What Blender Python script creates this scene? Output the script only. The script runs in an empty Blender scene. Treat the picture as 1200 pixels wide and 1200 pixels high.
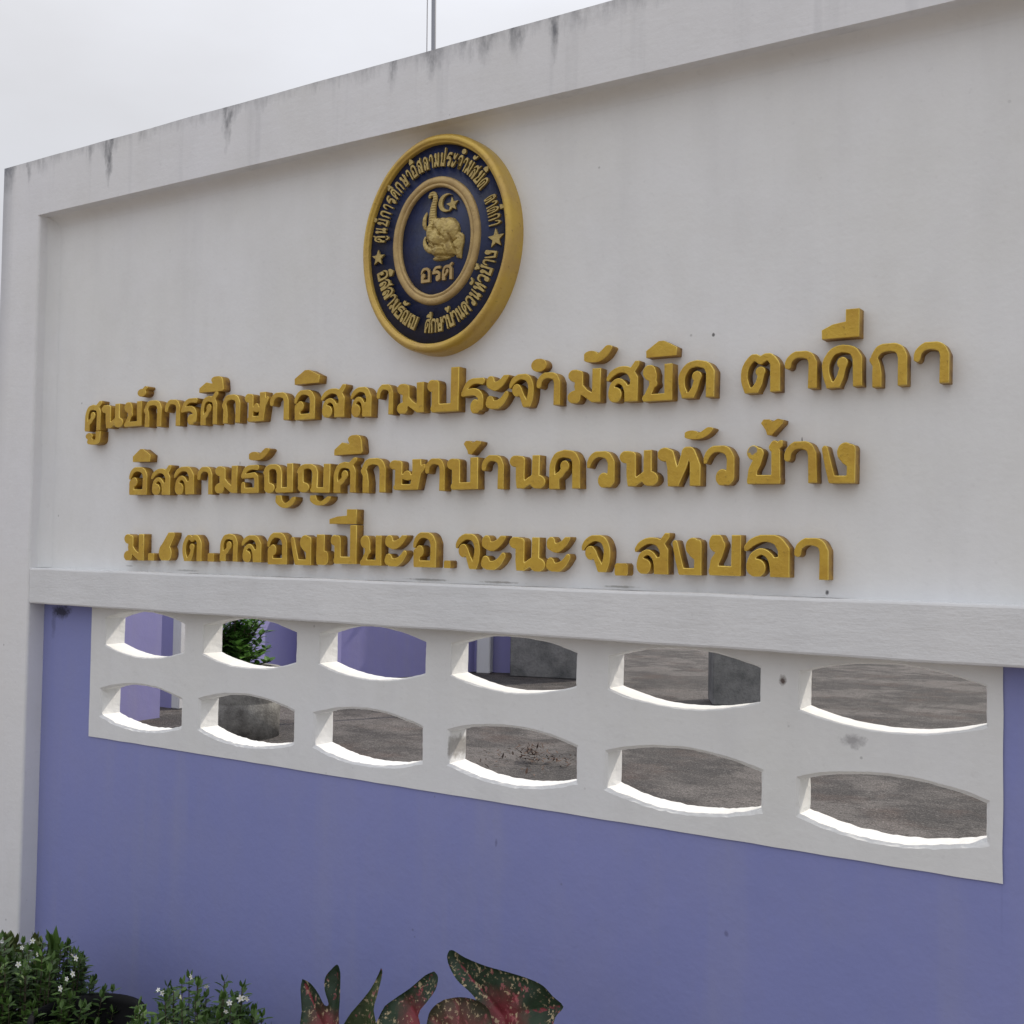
import bpy, bmesh, math, random
import numpy as np
from mathutils import Vector, Matrix, noise
from mathutils.geometry import delaunay_2d_cdt

C = bpy.context.scene.collection
sc = bpy.context.scene
random.seed(7)

# ------------------------------------------------------------------ camera
cam_d = bpy.data.cameras.new('camera'); cam = bpy.data.objects.new('camera', cam_d); C.objects.link(cam)
cam.matrix_world = Matrix((
    (0.83606365, 0.00289345, 0.54862482, 2.73389),
    (0.54836766, -0.03547175, -0.83548469, -2.09784),
    (0.01704325, 0.99936649, -0.03124332, 1.43645),
    (0, 0, 0, 1)))
cam_d.sensor_width = 36.0
cam_d.lens = 36.0 * 1359.8 / 1200.0
cam_d.clip_start = 0.05; cam_d.clip_end = 2000
sc.camera = cam

# ------------------------------------------------------------------ sky, sun, exposure
SUN_DIR = Vector((0.46, 1.0, 1.18)).normalized()      # towards the sun: behind the wall
elev = math.asin(SUN_DIR.z); azim = math.atan2(SUN_DIR.x, SUN_DIR.y)
w = bpy.data.worlds.new('World'); sc.world = w; w.use_nodes = True
nt = w.node_tree; nt.nodes.clear()
N = nt.nodes.new; LK = nt.links.new
sky = N('ShaderNodeTexSky'); sky.sky_type = 'NISHITA'; sky.sun_disc = False
sky.sun_elevation = elev; sky.sun_rotation = azim; sky.dust_density = 1.0
tc = N('ShaderNodeTexCoord')
mp = N('ShaderNodeMapping'); mp.inputs['Scale'].default_value = (1.0, 1.0, 2.4)
LK(tc.outputs['Generated'], mp.inputs['Vector'])
nz = N('ShaderNodeTexNoise'); nz.inputs['Scale'].default_value = 2.3; nz.inputs['Detail'].default_value = 6; nz.inputs['Roughness'].default_value = 0.5
LK(mp.outputs['Vector'], nz.inputs['Vector'])
cr = N('ShaderNodeValToRGB')
cr.color_ramp.elements[0].position = 0.32; cr.color_ramp.elements[0].color = (0.70, 0.70, 0.725, 1)
cr.color_ramp.elements[1].position = 0.62; cr.color_ramp.elements[1].color = (0.80, 0.81, 0.855, 1)
LK(nz.outputs['Fac'], cr.inputs['Fac'])
sca = N('ShaderNodeVectorMath'); sca.operation = 'SCALE'; sca.inputs['Scale'].default_value = 6.9
LK(cr.outputs['Color'], sca.inputs[0])
mx = N('ShaderNodeMix'); mx.data_type = 'RGBA'; mx.inputs['Factor'].default_value = 0.95
# standard overcast luminance: the zenith is brighter than the horizon
sx = N('ShaderNodeSeparateXYZ'); LK(tc.outputs['Generated'], sx.inputs[0])
ov = N('ShaderNodeMapRange'); ov.inputs['From Min'].default_value = 0.0; ov.inputs['From Max'].default_value = 1.0
ov.inputs['To Min'].default_value = 0.57; ov.inputs['To Max'].default_value = 1.86; LK(sx.outputs[2], ov.inputs['Value'])
sc2 = N('ShaderNodeVectorMath'); sc2.operation = 'SCALE'; LK(sca.outputs['Vector'], sc2.inputs[0]); LK(ov.outputs[0], sc2.inputs['Scale'])
LK(sky.outputs['Color'], mx.inputs['A']); LK(sc2.outputs['Vector'], mx.inputs['B'])
bg = N('ShaderNodeBackground'); bg.inputs['Strength'].default_value = 0.12
LK(mx.outputs['Result'], bg.inputs['Color'])
wo = N('ShaderNodeOutputWorld'); LK(bg.outputs['Background'], wo.inputs['Surface'])

sd = bpy.data.lights.new('sun', 'SUN'); sd.energy = 2.5; sd.angle = math.radians(0.6); sd.color = (1.0, 0.90, 0.76)
sun = bpy.data.objects.new('sun', sd); C.objects.link(sun); sun.location = (3, 10, 12)
sun.rotation_euler = SUN_DIR.to_track_quat('Z', 'Y').to_euler()

sc.view_settings.view_transform = 'Standard'; sc.view_settings.look = 'None'
sc.view_settings.exposure = 0.32; sc.view_settings.gamma = 1.0; sc.view_settings.use_curve_mapping = False
try:
    sc.cycles.max_bounces = 8; sc.cycles.diffuse_bounces = 5
except Exception:
    pass

# ------------------------------------------------------------------ node helpers
def new_mat(name):
    m = bpy.data.materials.new(name); m.use_nodes = True
    t = m.node_tree; t.nodes.clear()
    b = t.nodes.new('ShaderNodeBsdfPrincipled'); o = t.nodes.new('ShaderNodeOutputMaterial')
    t.links.new(b.outputs['BSDF'], o.inputs['Surface'])
    return m, t, b
class G:
    """tiny node-graph writer"""
    def __init__(s, t): s.t = t
    def n(s, typ, **kw):
        x = s.t.nodes.new(typ)
        for k, v in kw.items():
            if k.startswith('i_'): x.inputs[k[2:].replace('_', ' ')].default_value = v
            else: setattr(x, k, v)
        return x
    def l(s, a, b): s.t.links.new(a, b)
    def pos(s): return s.n('ShaderNodeNewGeometry').outputs['Position']
    def obj(s): return s.n('ShaderNodeTexCoord').outputs['Object']
    def noise(s, vec, scale, detail=4, rough=0.55, stretch=None, off=(0, 0, 0)):
        if stretch or off != (0, 0, 0):
            m = s.n('ShaderNodeMapping'); m.inputs['Scale'].default_value = stretch or (1, 1, 1); m.inputs['Location'].default_value = off
            s.l(vec, m.inputs['Vector']); vec = m.outputs['Vector']
        x = s.n('ShaderNodeTexNoise'); x.inputs['Scale'].default_value = scale; x.inputs['Detail'].default_value = detail; x.inputs['Roughness'].default_value = rough
        s.l(vec, x.inputs['Vector']); return x.outputs['Fac']
    def ramp(s, fac, stops):
        r = s.n('ShaderNodeValToRGB'); e = r.color_ramp.elements
        while len(e) < len(stops): e.new(0.5)
        for i, (p, c) in enumerate(stops):
            e[i].position = p; e[i].color = c if len(c) == 4 else (*c, 1)
        s.l(fac, r.inputs['Fac']); return r.outputs['Color']
    def rng(s, v, a, b, c=0.0, d=1.0):
        x = s.n('ShaderNodeMapRange'); x.clamp = True
        for k, q in (('From Min', a), ('From Max', b), ('To Min', c), ('To Max', d)): x.inputs[k].default_value = q
        s.l(v, x.inputs['Value']); return x.outputs['Result']
    def math(s, op, a, b=None):
        x = s.n('ShaderNodeMath', operation=op)
        for i, q in enumerate((a, b)):
            if q is None: continue
            if isinstance(q, (int, float)): x.inputs[i].default_value = q
            else: s.l(q, x.inputs[i])
        return x.outputs[0]
    def mix(s, f, a, b, mode='MIX'):
        x = s.n('ShaderNodeMix', data_type='RGBA', blend_type=mode)
        for k, q in (('Factor', f), ('A', a), ('B', b)):
            i = x.inputs[k] if k == 'Factor' else [j for j in x.inputs if j.name == k and j.type == 'RGBA'][0]
            if isinstance(q, (int, float)): i.default_value = q
            elif isinstance(q, tuple): i.default_value = q if len(q) == 4 else (*q, 1)
            else: s.l(q, i)
        return [o for o in x.outputs if o.type == 'RGBA'][0]
    def xyz(s, v):
        x = s.n('ShaderNodeSeparateXYZ'); s.l(v, x.inputs[0]); return x.outputs
    def bump(s, h, strength, dist, b):
        x = s.n('ShaderNodeBump'); x.inputs['Strength'].default_value = strength; x.inputs['Distance'].default_value = dist
        s.l(h, x.inputs['Height']); s.l(x.outputs['Normal'], b.inputs['Normal']); return x

def spot_mask(g, P, x, z, rx, rz, soft=0.5, nfac=None):
    """soft edged stain with a ragged outline at one place on the wall"""
    s = g.xyz(P)
    dx = g.math('DIVIDE', g.math('SUBTRACT', s[0], x), rx)
    dz = g.math('DIVIDE', g.math('SUBTRACT', s[2], z), rz)
    r = g.math('SQRT', g.math('ADD', g.math('MULTIPLY', dx, dx), g.math('MULTIPLY', dz, dz)))
    if nfac is not None: r = g.math('ADD', r, g.math('MULTIPLY', g.math('SUBTRACT', nfac, 0.5), 1.6))
    return g.rng(r, 1.0 - soft, 1.0, 1.0, 0.0)

def plaster(name, base, streak=False, spots=(), brush=0.0, tint=(0.95, 0.945, 0.91), mild=0.5):
    m, t, b = new_mat(name); g = G(t)
    P = g.pos(); s = g.xyz(P)
    big = g.noise(P, 1.7, 5, 0.6)
    mid = g.noise(P, 9.0, 5, 0.6, stretch=(1, 1, 0.45))
    col = g.mix(g.rng(big, 0.35, 0.7), tuple(base), tuple(c * k for c, k in zip(base, tint)))
    col = g.mix(g.math('MULTIPLY', g.rng(mid, 0.45, 0.75), 0.10), col, (0.35, 0.34, 0.33))
    fine = g.noise(P, 55, 4, 0.6)
    col = g.mix(g.math('MULTIPLY', g.rng(fine, 0.62, 0.74), 0.10), col, (0.28, 0.27, 0.26))
    # tiny specks
    vo = g.n('ShaderNodeTexVoronoi'); vo.inputs['Scale'].default_value = 16; vo.inputs['Randomness'].default_value = 1
    g.l(P, vo.inputs['Vector'])
    sp = g.math('MULTIPLY', g.rng(vo.outputs['Distance'], 0.035, 0.06, 1, 0), g.rng(g.noise(P, 3.1, 2), 0.53, 0.6))
    col = g.mix(g.math('MULTIPLY', sp, 0.35), col, (0.08, 0.075, 0.07))
    if streak:
        # mildew runs from the top edge: how far a run goes depends on x only
        topz = 2.552
        dn = g.math('SUBTRACT', topz, s[2])
        c1 = g.n('ShaderNodeCombineXYZ'); g.l(s[0], c1.inputs[0])
        ln = g.noise(c1.outputs[0], 9, 4, 0.75)
        ln2 = g.noise(c1.outputs[0], 55, 3, 0.7, off=(7, 0, 0))
        length = g.math('ADD', g.rng(ln, 0.50, 0.75, 0.0, 0.030), g.rng(ln2, 0.5, 0.8, 0.0, 0.016))
        wx_ = g.math('ADD', s[0], g.math('MULTIPLY', g.math('SUBTRACT', g.noise(P, 28, 3, 0.6), 0.5), 0.028))
        for (x, wd, le) in ((0.033, 0.020, 0.085), (0.03, 0.045, 0.03), (-0.437, 0.045, 0.07), (-0.33, 0.012, 0.05), (-0.05, 0.010, 0.035), (0.51, 0.035, 0.035), (0.50, 0.018, 0.07), (1.045, 0.013, 0.05), (1.16, 0.022, 0.045), (1.30, 0.018, 0.035), (1.385, 0.022, 0.045), (1.478, 0.014, 0.065), (-0.25, 0.05, 0.018), (1.25, 0.2, 0.018), (1.6, 0.18, 0.02), (1.95, .02, .06), (2.3, .03, .07), (2.6, .015, .05)):
            q = g.math('DIVIDE', g.math('SUBTRACT', wx_, x), wd)
            q = g.math('MULTIPLY', g.math('POWER', g.rng(g.math('ABSOLUTE', q), 0.1, 1.0, 1.0, 0.0), 0.6), le)
            length = g.math('ADD', length, q)
        rag = g.math('MULTIPLY', g.math('SUBTRACT', g.noise(P, 48, 5, 0.75, stretch=(1, 1, 0.35)), 0.5), 0.075)
        d = g.math('SUBTRACT', length, g.math('ADD', dn, rag))
        mk = g.math('MULTIPLY', g.rng(d, -0.025, 0.05), g.rng(g.noise(P, 34, 4, 0.7, stretch=(1, 1, 0.4)), 0.35, 0.62, 0.15, 1.0))
        col = g.mix(g.math('MULTIPLY', mk, 0.8), col, (0.10, 0.105, 0.12))
        # long faint runs lower down the frame
        lr = g.noise(P, 14, 4, 0.6, stretch=(1, 1, 0.05))
        f = g.math('MULTIPLY', g.rng(lr, 0.55, 0.75), g.rng(dn, 0.0, 0.5, 0.30, 0.0))
        col = g.mix(f, col, (0.25, 0.26, 0.29))
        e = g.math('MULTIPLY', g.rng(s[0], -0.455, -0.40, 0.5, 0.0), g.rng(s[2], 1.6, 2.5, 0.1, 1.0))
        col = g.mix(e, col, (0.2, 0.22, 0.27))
    else:
        lr = g.noise(P, 10, 4, 0.6, stretch=(1, 1, 0.08))
        col = g.mix(g.math('MULTIPLY', g.rng(lr, 0.5, 0.8), 0.10 * mild * 2), col, (0.38, 0.38, 0.42))
    nf = g.noise(P, 60, 4, 0.7)
    for (x, z, rx, rz, a, c) in spots:
        mk = spot_mask(g, P, x, z, rx, rz, 0.6, nf)
        col = g.mix(g.math('MULTIPLY', mk, a), col, tuple(c))
    g.l(col, b.inputs['Base Color'])
    b.inputs['Roughness'].default_value = 0.72; b.inputs['Specular IOR Level'].default_value = 0.3
    h = g.math('ADD', g.math('MULTIPLY', g.noise(P, 7, 4, 0.6), 0.9), g.math('MULTIPLY', g.noise(P, 90, 3, 0.6), 0.13))
    if brush:
        h = g.math('ADD', h, g.math('MULTIPLY', g.noise(P, 42, 4, 0.7, stretch=(0.16, 1, 1)), brush))
        h = g.math('ADD', h, g.math('MULTIPLY', g.noise(P, 120, 3, 0.7), brush * 0.4))
    g.bump(h, 0.55, 0.006, b)
    return m

WHITE = (0.785, 0.795, 0.81)
M = {}
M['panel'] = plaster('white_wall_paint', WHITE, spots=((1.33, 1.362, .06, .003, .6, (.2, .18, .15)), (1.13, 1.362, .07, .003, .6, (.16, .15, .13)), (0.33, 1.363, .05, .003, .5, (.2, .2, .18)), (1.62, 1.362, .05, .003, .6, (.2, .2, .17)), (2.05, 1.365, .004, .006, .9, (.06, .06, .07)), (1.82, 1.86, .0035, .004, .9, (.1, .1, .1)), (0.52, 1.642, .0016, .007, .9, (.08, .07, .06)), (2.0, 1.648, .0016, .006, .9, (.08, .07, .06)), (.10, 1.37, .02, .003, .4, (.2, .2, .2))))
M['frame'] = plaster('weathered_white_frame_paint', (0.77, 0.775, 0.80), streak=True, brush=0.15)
M['lintel'] = plaster('brushed_white_lintel_paint', (0.76, 0.765, 0.77), brush=0.5, tint=(0.88, 0.89, 0.90))
M['vent'] = plaster('white_vent_paint', (0.765, 0.775, 0.785), brush=0.1, spots=((1.968, 1.198, .009, .012, .95, (.10, .07, .06)), (2.10, 1.101, .026, .015, .6, (.22, .21, .22)), (1.20, .99, .004, .03, .7, (.2, .18, .16)), (2.06, 1.165, .006, .005, .5, (.2, .15, .1))))
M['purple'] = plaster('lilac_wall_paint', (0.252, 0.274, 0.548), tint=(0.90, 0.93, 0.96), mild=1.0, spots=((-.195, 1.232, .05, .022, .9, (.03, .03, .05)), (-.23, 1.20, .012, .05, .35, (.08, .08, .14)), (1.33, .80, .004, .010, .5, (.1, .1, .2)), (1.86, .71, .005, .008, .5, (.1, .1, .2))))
M['far_purple'] = plaster('lilac_boundary_wall_paint', (0.27, 0.26, 0.52), mild=0.6)
M['far_white'] = plaster('white_pier_paint', (0.62, 0.63, 0.66))

def concrete(name, base, dark, sc_=3.0):
    m, t, b = new_mat(name); g = G(t); P = g.pos()
    f = g.noise(P, sc_, 6, 0.65)
    col = g.ramp(f, [(0.3, dark), (0.55, base), (0.8, tuple(min(1, c * 1.35) for c in base))])
    col = g.mix(g.math('MULTIPLY', g.rng(g.noise(P, 40, 4), 0.5, 0.7), 0.4), col, tuple(c * .4 for c in base))
    g.l(col, b.inputs['Base Color']); b.inputs['Roughness'].default_value = 0.9
    g.bump(g.noise(P, 45, 5, 0.7), 0.7, 0.01, b)
    return m
M['concrete'] = concrete('weathered_grey_concrete', (0.20, 0.20, 0.195), (0.07, 0.075, 0.075))
M['planter'] = concrete('stained_planter_concrete', (0.24, 0.235, 0.22), (0.09, 0.085, 0.08), 7)

def ground_mat():
    m, t, b = new_mat('dusty_grey_asphalt'); g = G(t); P = g.pos()
    a = g.noise(P, 0.55, 6, 0.62, stretch=(1.0, 1.0, 1))
    a = g.math('ADD', g.math('MULTIPLY', a, .6), g.math('MULTIPLY', g.noise(P, 2.6, 5, 0.7, off=(5, 5, 0)), .4))
    bb = g.noise(P, 4.0, 6, 0.7)
    c = g.noise(P, 60, 4, 0.7)
    col = g.ramp(a, [(0.38, (0.022, 0.021, 0.021)), (0.50, (0.082, 0.075, 0.072)), (0.62, (0.150, 0.136, 0.132))])
    l1 = g.noise(P, 1.5, 5, 0.65, off=(11, 3, 0)); col = g.mix(g.rng(l1, 0.49, 0.56, 0.0, 0.72), col, (0.030, 0.028, 0.029))
    col = g.mix(g.rng(bb, 0.46, 0.60, 0.0, 0.75), col, (0.034, 0.032, 0.033))
    e = g.noise(P, 1.9, 5, 0.65, off=(2, 3, 0))
    col = g.mix(g.rng(e, 0.52, 0.66, 0.0, 0.55), col, (0.085, 0.055, 0.045))
    d = g.noise(P, 1.1, 5, 0.6, off=(4, 9, 0))
    col = g.mix(g.rng(d, 0.50, 0.57, 0.0, 0.55), col, (0.18, 0.165, 0.158))
    col = g.mix(g.rng(c, 0.52, 0.66, 0.0, 0.55), col, (0.27, 0.252, 0.245))
    c2 = g.noise(P, 85, 3, 0.7, off=(3, 1, 0))
    col = g.mix(g.rng(c2, 0.48, 0.62, 0.0, 0.75), col, (0.016, 0.014, 0.014))
    c3 = g.noise(P, 16, 5, 0.75, off=(7, 2, 0))
    col = g.mix(g.rng(c3, 0.52, 0.64, 0.0, 0.7), col, (0.025, 0.022, 0.021))
    g.l(col, b.inputs['Base Color']); b.inputs['Roughness'].default_value = 0.93
    h = g.math('ADD', g.math('MULTIPLY', c, 0.5), g.noise(P, 25, 5, 0.7))
    g.bump(h, 1.0, 0.02, b)
    return m
M['ground'] = ground_mat()
M['soil'] = concrete('dark_bed_soil', (0.06, 0.045, 0.035), (0.02, 0.016, 0.013), 30)

def gold(name, base, dirty, metal=0.25, rough=0.42, dscale=18.0):
    m, t, b = new_mat(name); g = G(t); P = g.pos()
    oi = g.n('ShaderNodeObjectInfo')
    f = g.noise(P, dscale, 5, 0.6)
    col = g.mix(g.rng(f, 0.38, 0.68), tuple(base), tuple(dirty))
    col = g.mix(g.rng(oi.outputs['Random'], 0, 1, 0, 0.22), col, tuple(dirty))
    col = g.mix(g.rng(g.noise(P, 120, 4, 0.7), 0.60, 0.72, 0, 0.55), col, (base[0] * .35, base[1] * .3, base[2] * .4))
    if name == 'gold_letter_paint':      # one chip where the grey mortar shows
        col = g.mix(g.math('MULTIPLY', spot_mask(g, P, 1.913, 1.629, .0105, .009, 0.25, g.noise(P, 90, 3)), 0.9), col, (0.26, 0.25, 0.25))
    g.l(col, b.inputs['Base Color']); b.inputs['Metallic'].default_value = metal; b.inputs['Roughness'].default_value = rough
    g.bump(g.math('ADD', g.noise(P, 60, 5, 0.65), g.math('MULTIPLY', g.noise(P, 260, 3), 0.25)), 0.6, 0.003, b)
    return m
M['gold'] = gold('gold_letter_paint', (0.60, 0.395, 0.045), (0.50, 0.30, 0.035))
M['gold_edge_glint'] = gold('painted_edge_highlight_gold', (0.88, 0.66, 0.15), (0.74, 0.52, 0.08), 0.3, 0.3)  # brighter gold on the front bevels paints in the edge highlight
def side_mat(name, thin, side_brown):  # thin: gold towards the front, side_brown: colour towards the wall
    # gold on the cut sides, mottled, turning darker and red-brown towards the wall
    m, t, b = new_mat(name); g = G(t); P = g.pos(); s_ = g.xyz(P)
    to_brown = g.math('ADD', g.rng(s_[1], -0.030, 0.0, 0.0, 0.46), g.math('MULTIPLY', g.math('SUBTRACT', g.noise(P, 45, 5, 0.65), 0.5), 1.1))
    col = g.mix(g.rng(to_brown, 0.10, 0.62), tuple(thin), tuple(side_brown))
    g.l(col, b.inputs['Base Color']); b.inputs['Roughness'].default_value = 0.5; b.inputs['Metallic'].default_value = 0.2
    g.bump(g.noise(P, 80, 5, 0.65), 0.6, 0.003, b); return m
M['gold_side'] = side_mat('gold_browner_to_wall', (0.47, 0.275, 0.035), (0.115, 0.045, 0.022))
M['rim_gold'] = gold('gold_rim_paint', (0.60, 0.41, 0.075), (0.50, 0.33, 0.10), 0.3, 0.4, 14)
M['pale_gold'] = gold('pale_gold_relief_paint', (0.50, 0.38, 0.13), (0.36, 0.26, 0.09), 0.35, 0.38, 60)
M['rose_gold'] = gold('copper_gold_relief_paint', (0.50, 0.355, 0.145), (0.38, 0.26, 0.11), 0.3, 0.45, 40)
m, t, b = new_mat('dark_blue_field_paint'); g = G(t); P = g.pos()
g.l(g.mix(g.rng(g.noise(P, 25, 5), 0.35, 0.7), (0.006, 0.017, 0.080), (0.005, 0.010, 0.036)), b.inputs['Base Color'])
b.inputs['Roughness'].default_value = 0.45; g.bump(g.noise(P, 90, 4), 0.5, 0.002, b); M['blue'] = m
m, t, b = new_mat('black_plastic'); b.inputs['Base Color'].default_value = (0.005, 0.005, 0.006, 1); b.inputs['Roughness'].default_value = 0.7; b.inputs['Specular IOR Level'].default_value = 0.2; M['black'] = m
m, t, b = new_mat('galvanised_pole'); b.inputs['Base Color'].default_value = (0.30, 0.31, 0.34, 1); b.inputs['Roughness'].default_value = 0.45; b.inputs['Metallic'].default_value = 0.3; M['pole'] = m
m, t, b = new_mat('pole_rope'); b.inputs['Base Color'].default_value = (0.45, 0.45, 0.47, 1); b.inputs['Roughness'].default_value = 0.9; M['rope'] = m
m, t, b = new_mat('white_petal'); b.inputs['Base Color'].default_value = (0.75, 0.77, 0.74, 1); b.inputs['Roughness'].default_value = 0.6; M['petal'] = m
m, t, b = new_mat('yellow_flower_centre'); b.inputs['Base Color'].default_value = (0.6, 0.55, 0.15, 1); M['yolk'] = m

def leaf_mat(name, a, c, tr=0.15):
    m, t, b = new_mat(name); g = G(t)
    at = g.n('ShaderNodeAttribute', attribute_name='tone')
    col = g.mix(at.outputs['Fac'], tuple(a), tuple(c))
    g.l(col, b.inputs['Base Color']); b.inputs['Roughness'].default_value = 0.42
    b.inputs['Specular IOR Level'].default_value = 0.4
    tl = t.nodes.new('ShaderNodeBsdfTranslucent'); g.l(col, tl.inputs['Color'])
    ms = t.nodes.new('ShaderNodeMixShader'); ms.inputs[0].default_value = tr
    o = [x for x in t.nodes if x.type == 'OUTPUT_MATERIAL'][0]
    g.l(b.outputs['BSDF'], ms.inputs[1]); g.l(tl.outputs[0], ms.inputs[2]); g.l(ms.outputs[0], o.inputs['Surface'])
    return m
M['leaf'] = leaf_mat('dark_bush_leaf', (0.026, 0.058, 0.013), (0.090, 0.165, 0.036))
M['shoot'] = leaf_mat('olive_young_leaf', (0.09, 0.12, 0.03), (0.13, 0.16, 0.05))
M['far_leaf'] = leaf_mat('glossy_green_leaf', (0.03, 0.085, 0.015), (0.10, 0.22, 0.04), 0.25)
M['tree_leaf'] = leaf_mat('dark_tree_leaf', (0.02, 0.04, 0.02), (0.05, 0.08, 0.03))
m, t, b = new_mat('brown_stem'); b.inputs['Base Color'].default_value = (0.06, 0.045, 0.03, 1); b.inputs['Roughness'].default_value = 0.8; M['stem'] = m
m, t, b = new_mat('green_stem'); b.inputs['Base Color'].default_value = (0.06, 0.09, 0.035, 1); b.inputs['Roughness'].default_value = 0.6; M['petiole'] = m

def caladium_mat(name, green, red, redw):
    m, t, b = new_mat(name); g = G(t); P = g.pos()
    at = g.n('ShaderNodeAttribute', attribute_name='vein')          # distance to the nearest vein, metres
    n1 = g.noise(P, 45, 4, 0.6)
    d = g.math('ADD', at.outputs['Fac'], g.math('MULTIPLY', g.math('SUBTRACT', n1, 0.5), 0.018))
    hub = g.n('ShaderNodeAttribute', attribute_name='hub')
    k = g.math('MAXIMUM', g.rng(d, 0.001, redw, 1, 0), g.rng(g.math('ADD', hub.outputs['Fac'], g.math('MULTIPLY', g.math('SUBTRACT', n1, .5), .05)), 0.015, 0.060, 1, 0))
    gr = g.mix(g.rng(g.noise(P, 30, 4), 0.35, 0.65), tuple(green), tuple(c * 0.55 for c in green))
    col = g.mix(g.math('MULTIPLY', k, 0.85), gr, tuple(red))
    s1 = g.noise(P, 105, 3, 0.65, off=(2, 5, 1)); s2 = g.noise(P, 28, 3, 0.5, off=(9, 1, 4))
    sp = g.math('MULTIPLY', g.rng(s1, 0.56, 0.62), g.rng(s2, 0.44, 0.54))
    col = g.mix(g.math('MULTIPLY', sp, 0.85), col, (0.42, 0.33, 0.20))
    s3 = g.noise(P, 70, 3, 0.6, off=(1, 8, 3))
    col = g.mix(g.math('MULTIPLY', g.rng(s3, 0.62, 0.66), 0.5), col, (0.40, 0.12, 0.13))
    g.l(col, b.inputs['Base Color']); b.inputs['Roughness'].default_value = 0.55; b.inputs['Specular IOR Level'].default_value = 0.3
    g.bump(g.math('ADD', n1, g.rng(at.outputs['Fac'], 0, 0.008, -1.0, 0)), 0.5, 0.003, b)
    return m
M['cal_dark'] = caladium_mat('dark_green_red_veined_leaf', (0.018, 0.038, 0.018), (0.19, 0.024, 0.036), 0.0030)
M['cal_red'] = caladium_mat('reddish_speckled_leaf', (0.05, 0.045, 0.025), (0.16, 0.045, 0.045), 0.010)
M['cal_green'] = caladium_mat('folded_olive_leaf', (0.055, 0.08, 0.03), (0.06, 0.07, 0.03), 0.004)

# ------------------------------------------------------------------ object helpers
def link(o, parent=None):
    C.objects.link(o)
    if parent is not None: o.parent = parent
    return o
def tag(o, label=None, cat=None, group=None, kind=None):
    if label: o['label'] = label
    if cat: o['category'] = cat
    if group: o['group'] = group
    if kind: o['kind'] = kind
    return o
def empty(name, loc, label, cat, group=None):
    o = bpy.data.objects.new(name, None); o.empty_display_size = 0.1; o.location = loc; C.objects.link(o)
    return tag(o, label, cat, group)
def from_bm(name, bm, mat, parent=None, smooth=False, loc=None):
    me = bpy.data.meshes.new(name); bm.normal_update(); bm.to_mesh(me); bm.free()
    if mat: me.materials.append(mat)
    if smooth:
        for p in me.polygons: p.use_smooth = True
    o = bpy.data.objects.new(name, me)
    link(o, parent)
    if loc is not None: o.location = loc
    return o
def rough_box(name, x0, x1, y0, y1, z0, z1, mat, parent, step=0.05, amp=0.0011, bev=0.004, wob=0.0):
    """a plastered member: box cut into short lengths, hand-run edges slightly uneven"""
    bm = bmesh.new()
    r = bmesh.ops.create_cube(bm, size=1.0)
    for v in bm.verts:
        v.co = Vector((x0 + (v.co.x + .5) * (x1 - x0), y0 + (v.co.y + .5) * (y1 - y0), z0 + (v.co.z + .5) * (z1 - z0)))
    if bev: bmesh.ops.bevel(bm, geom=list(bm.edges), offset=bev, segments=2, affect='EDGES', profile=0.5)
    for ax, a, b_ in ((0, x0, x1), (2, z0, z1)):
        n = int((b_ - a) / step)
        for i in range(1, n):
            co = [0, 0, 0]; no = [0, 0, 0]; co[ax] = a + (b_ - a) * i / n; no[ax] = 1
            bmesh.ops.bisect_plane(bm, geom=bm.verts[:] + bm.edges[:] + bm.faces[:], plane_co=co, plane_no=no, dist=1e-5)
    for v in bm.verts:
        d = noise.noise_vector(v.co * 6.0) * amp + noise.noise_vector(v.co * 25.0) * amp * 0.35
        v.co += Vector((d.x, 0, d.z))
    o = from_bm(name, bm, mat, parent, smooth=False)
    for p in o.data.polygons: p.use_smooth = False
    return o

# ------------------------------------------------------------------ ground
bm = bmesh.new()
S = 400
bmesh.ops.create_grid(bm, x_segments=40, y_segments=40, size=S)
gr = from_bm('ground', bm, M['ground']); tag(gr, 'dusty grey asphalt yard around and behind the wall', None, None, 'structure')

m, t, b = new_mat('unseen_bounce_earth'); g = G(t); P = g.pos()
g.l(g.mix(g.rng(g.noise(P, 2.0, 6), 0.3, 0.7), (0.25, 0.215, 0.18), (0.18, 0.155, 0.13)), b.inputs['Base Color']); b.inputs['Roughness'].default_value = .9
g.bump(g.noise(P, 60, 4), .6, .005, b); M['bounce_earth'] = m
bm = bmesh.new(); bmesh.ops.create_cube(bm, size=1, matrix=Matrix.Translation((1.2, -6.95, -0.02)) @ Matrix.Diagonal((26, 12, .16, 1)))  # out of view, added to bounce warm light onto the wall front
tag(from_bm('front_bounce_slab', bm, M['bounce_earth']), 'unseen earth-toned slab added in front of the sign wall to bounce light', None, None, 'structure')
bm = bmesh.new(); bmesh.ops.create_cube(bm, size=1, matrix=Matrix.Translation((1.2, -.50, -0.03)) @ Matrix.Diagonal((6.0, .885, .12, 1)))
tag(from_bm('planting_bed', bm, M['soil']), 'dark soil bed along the foot of the sign wall', None, None, 'structure')

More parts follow.
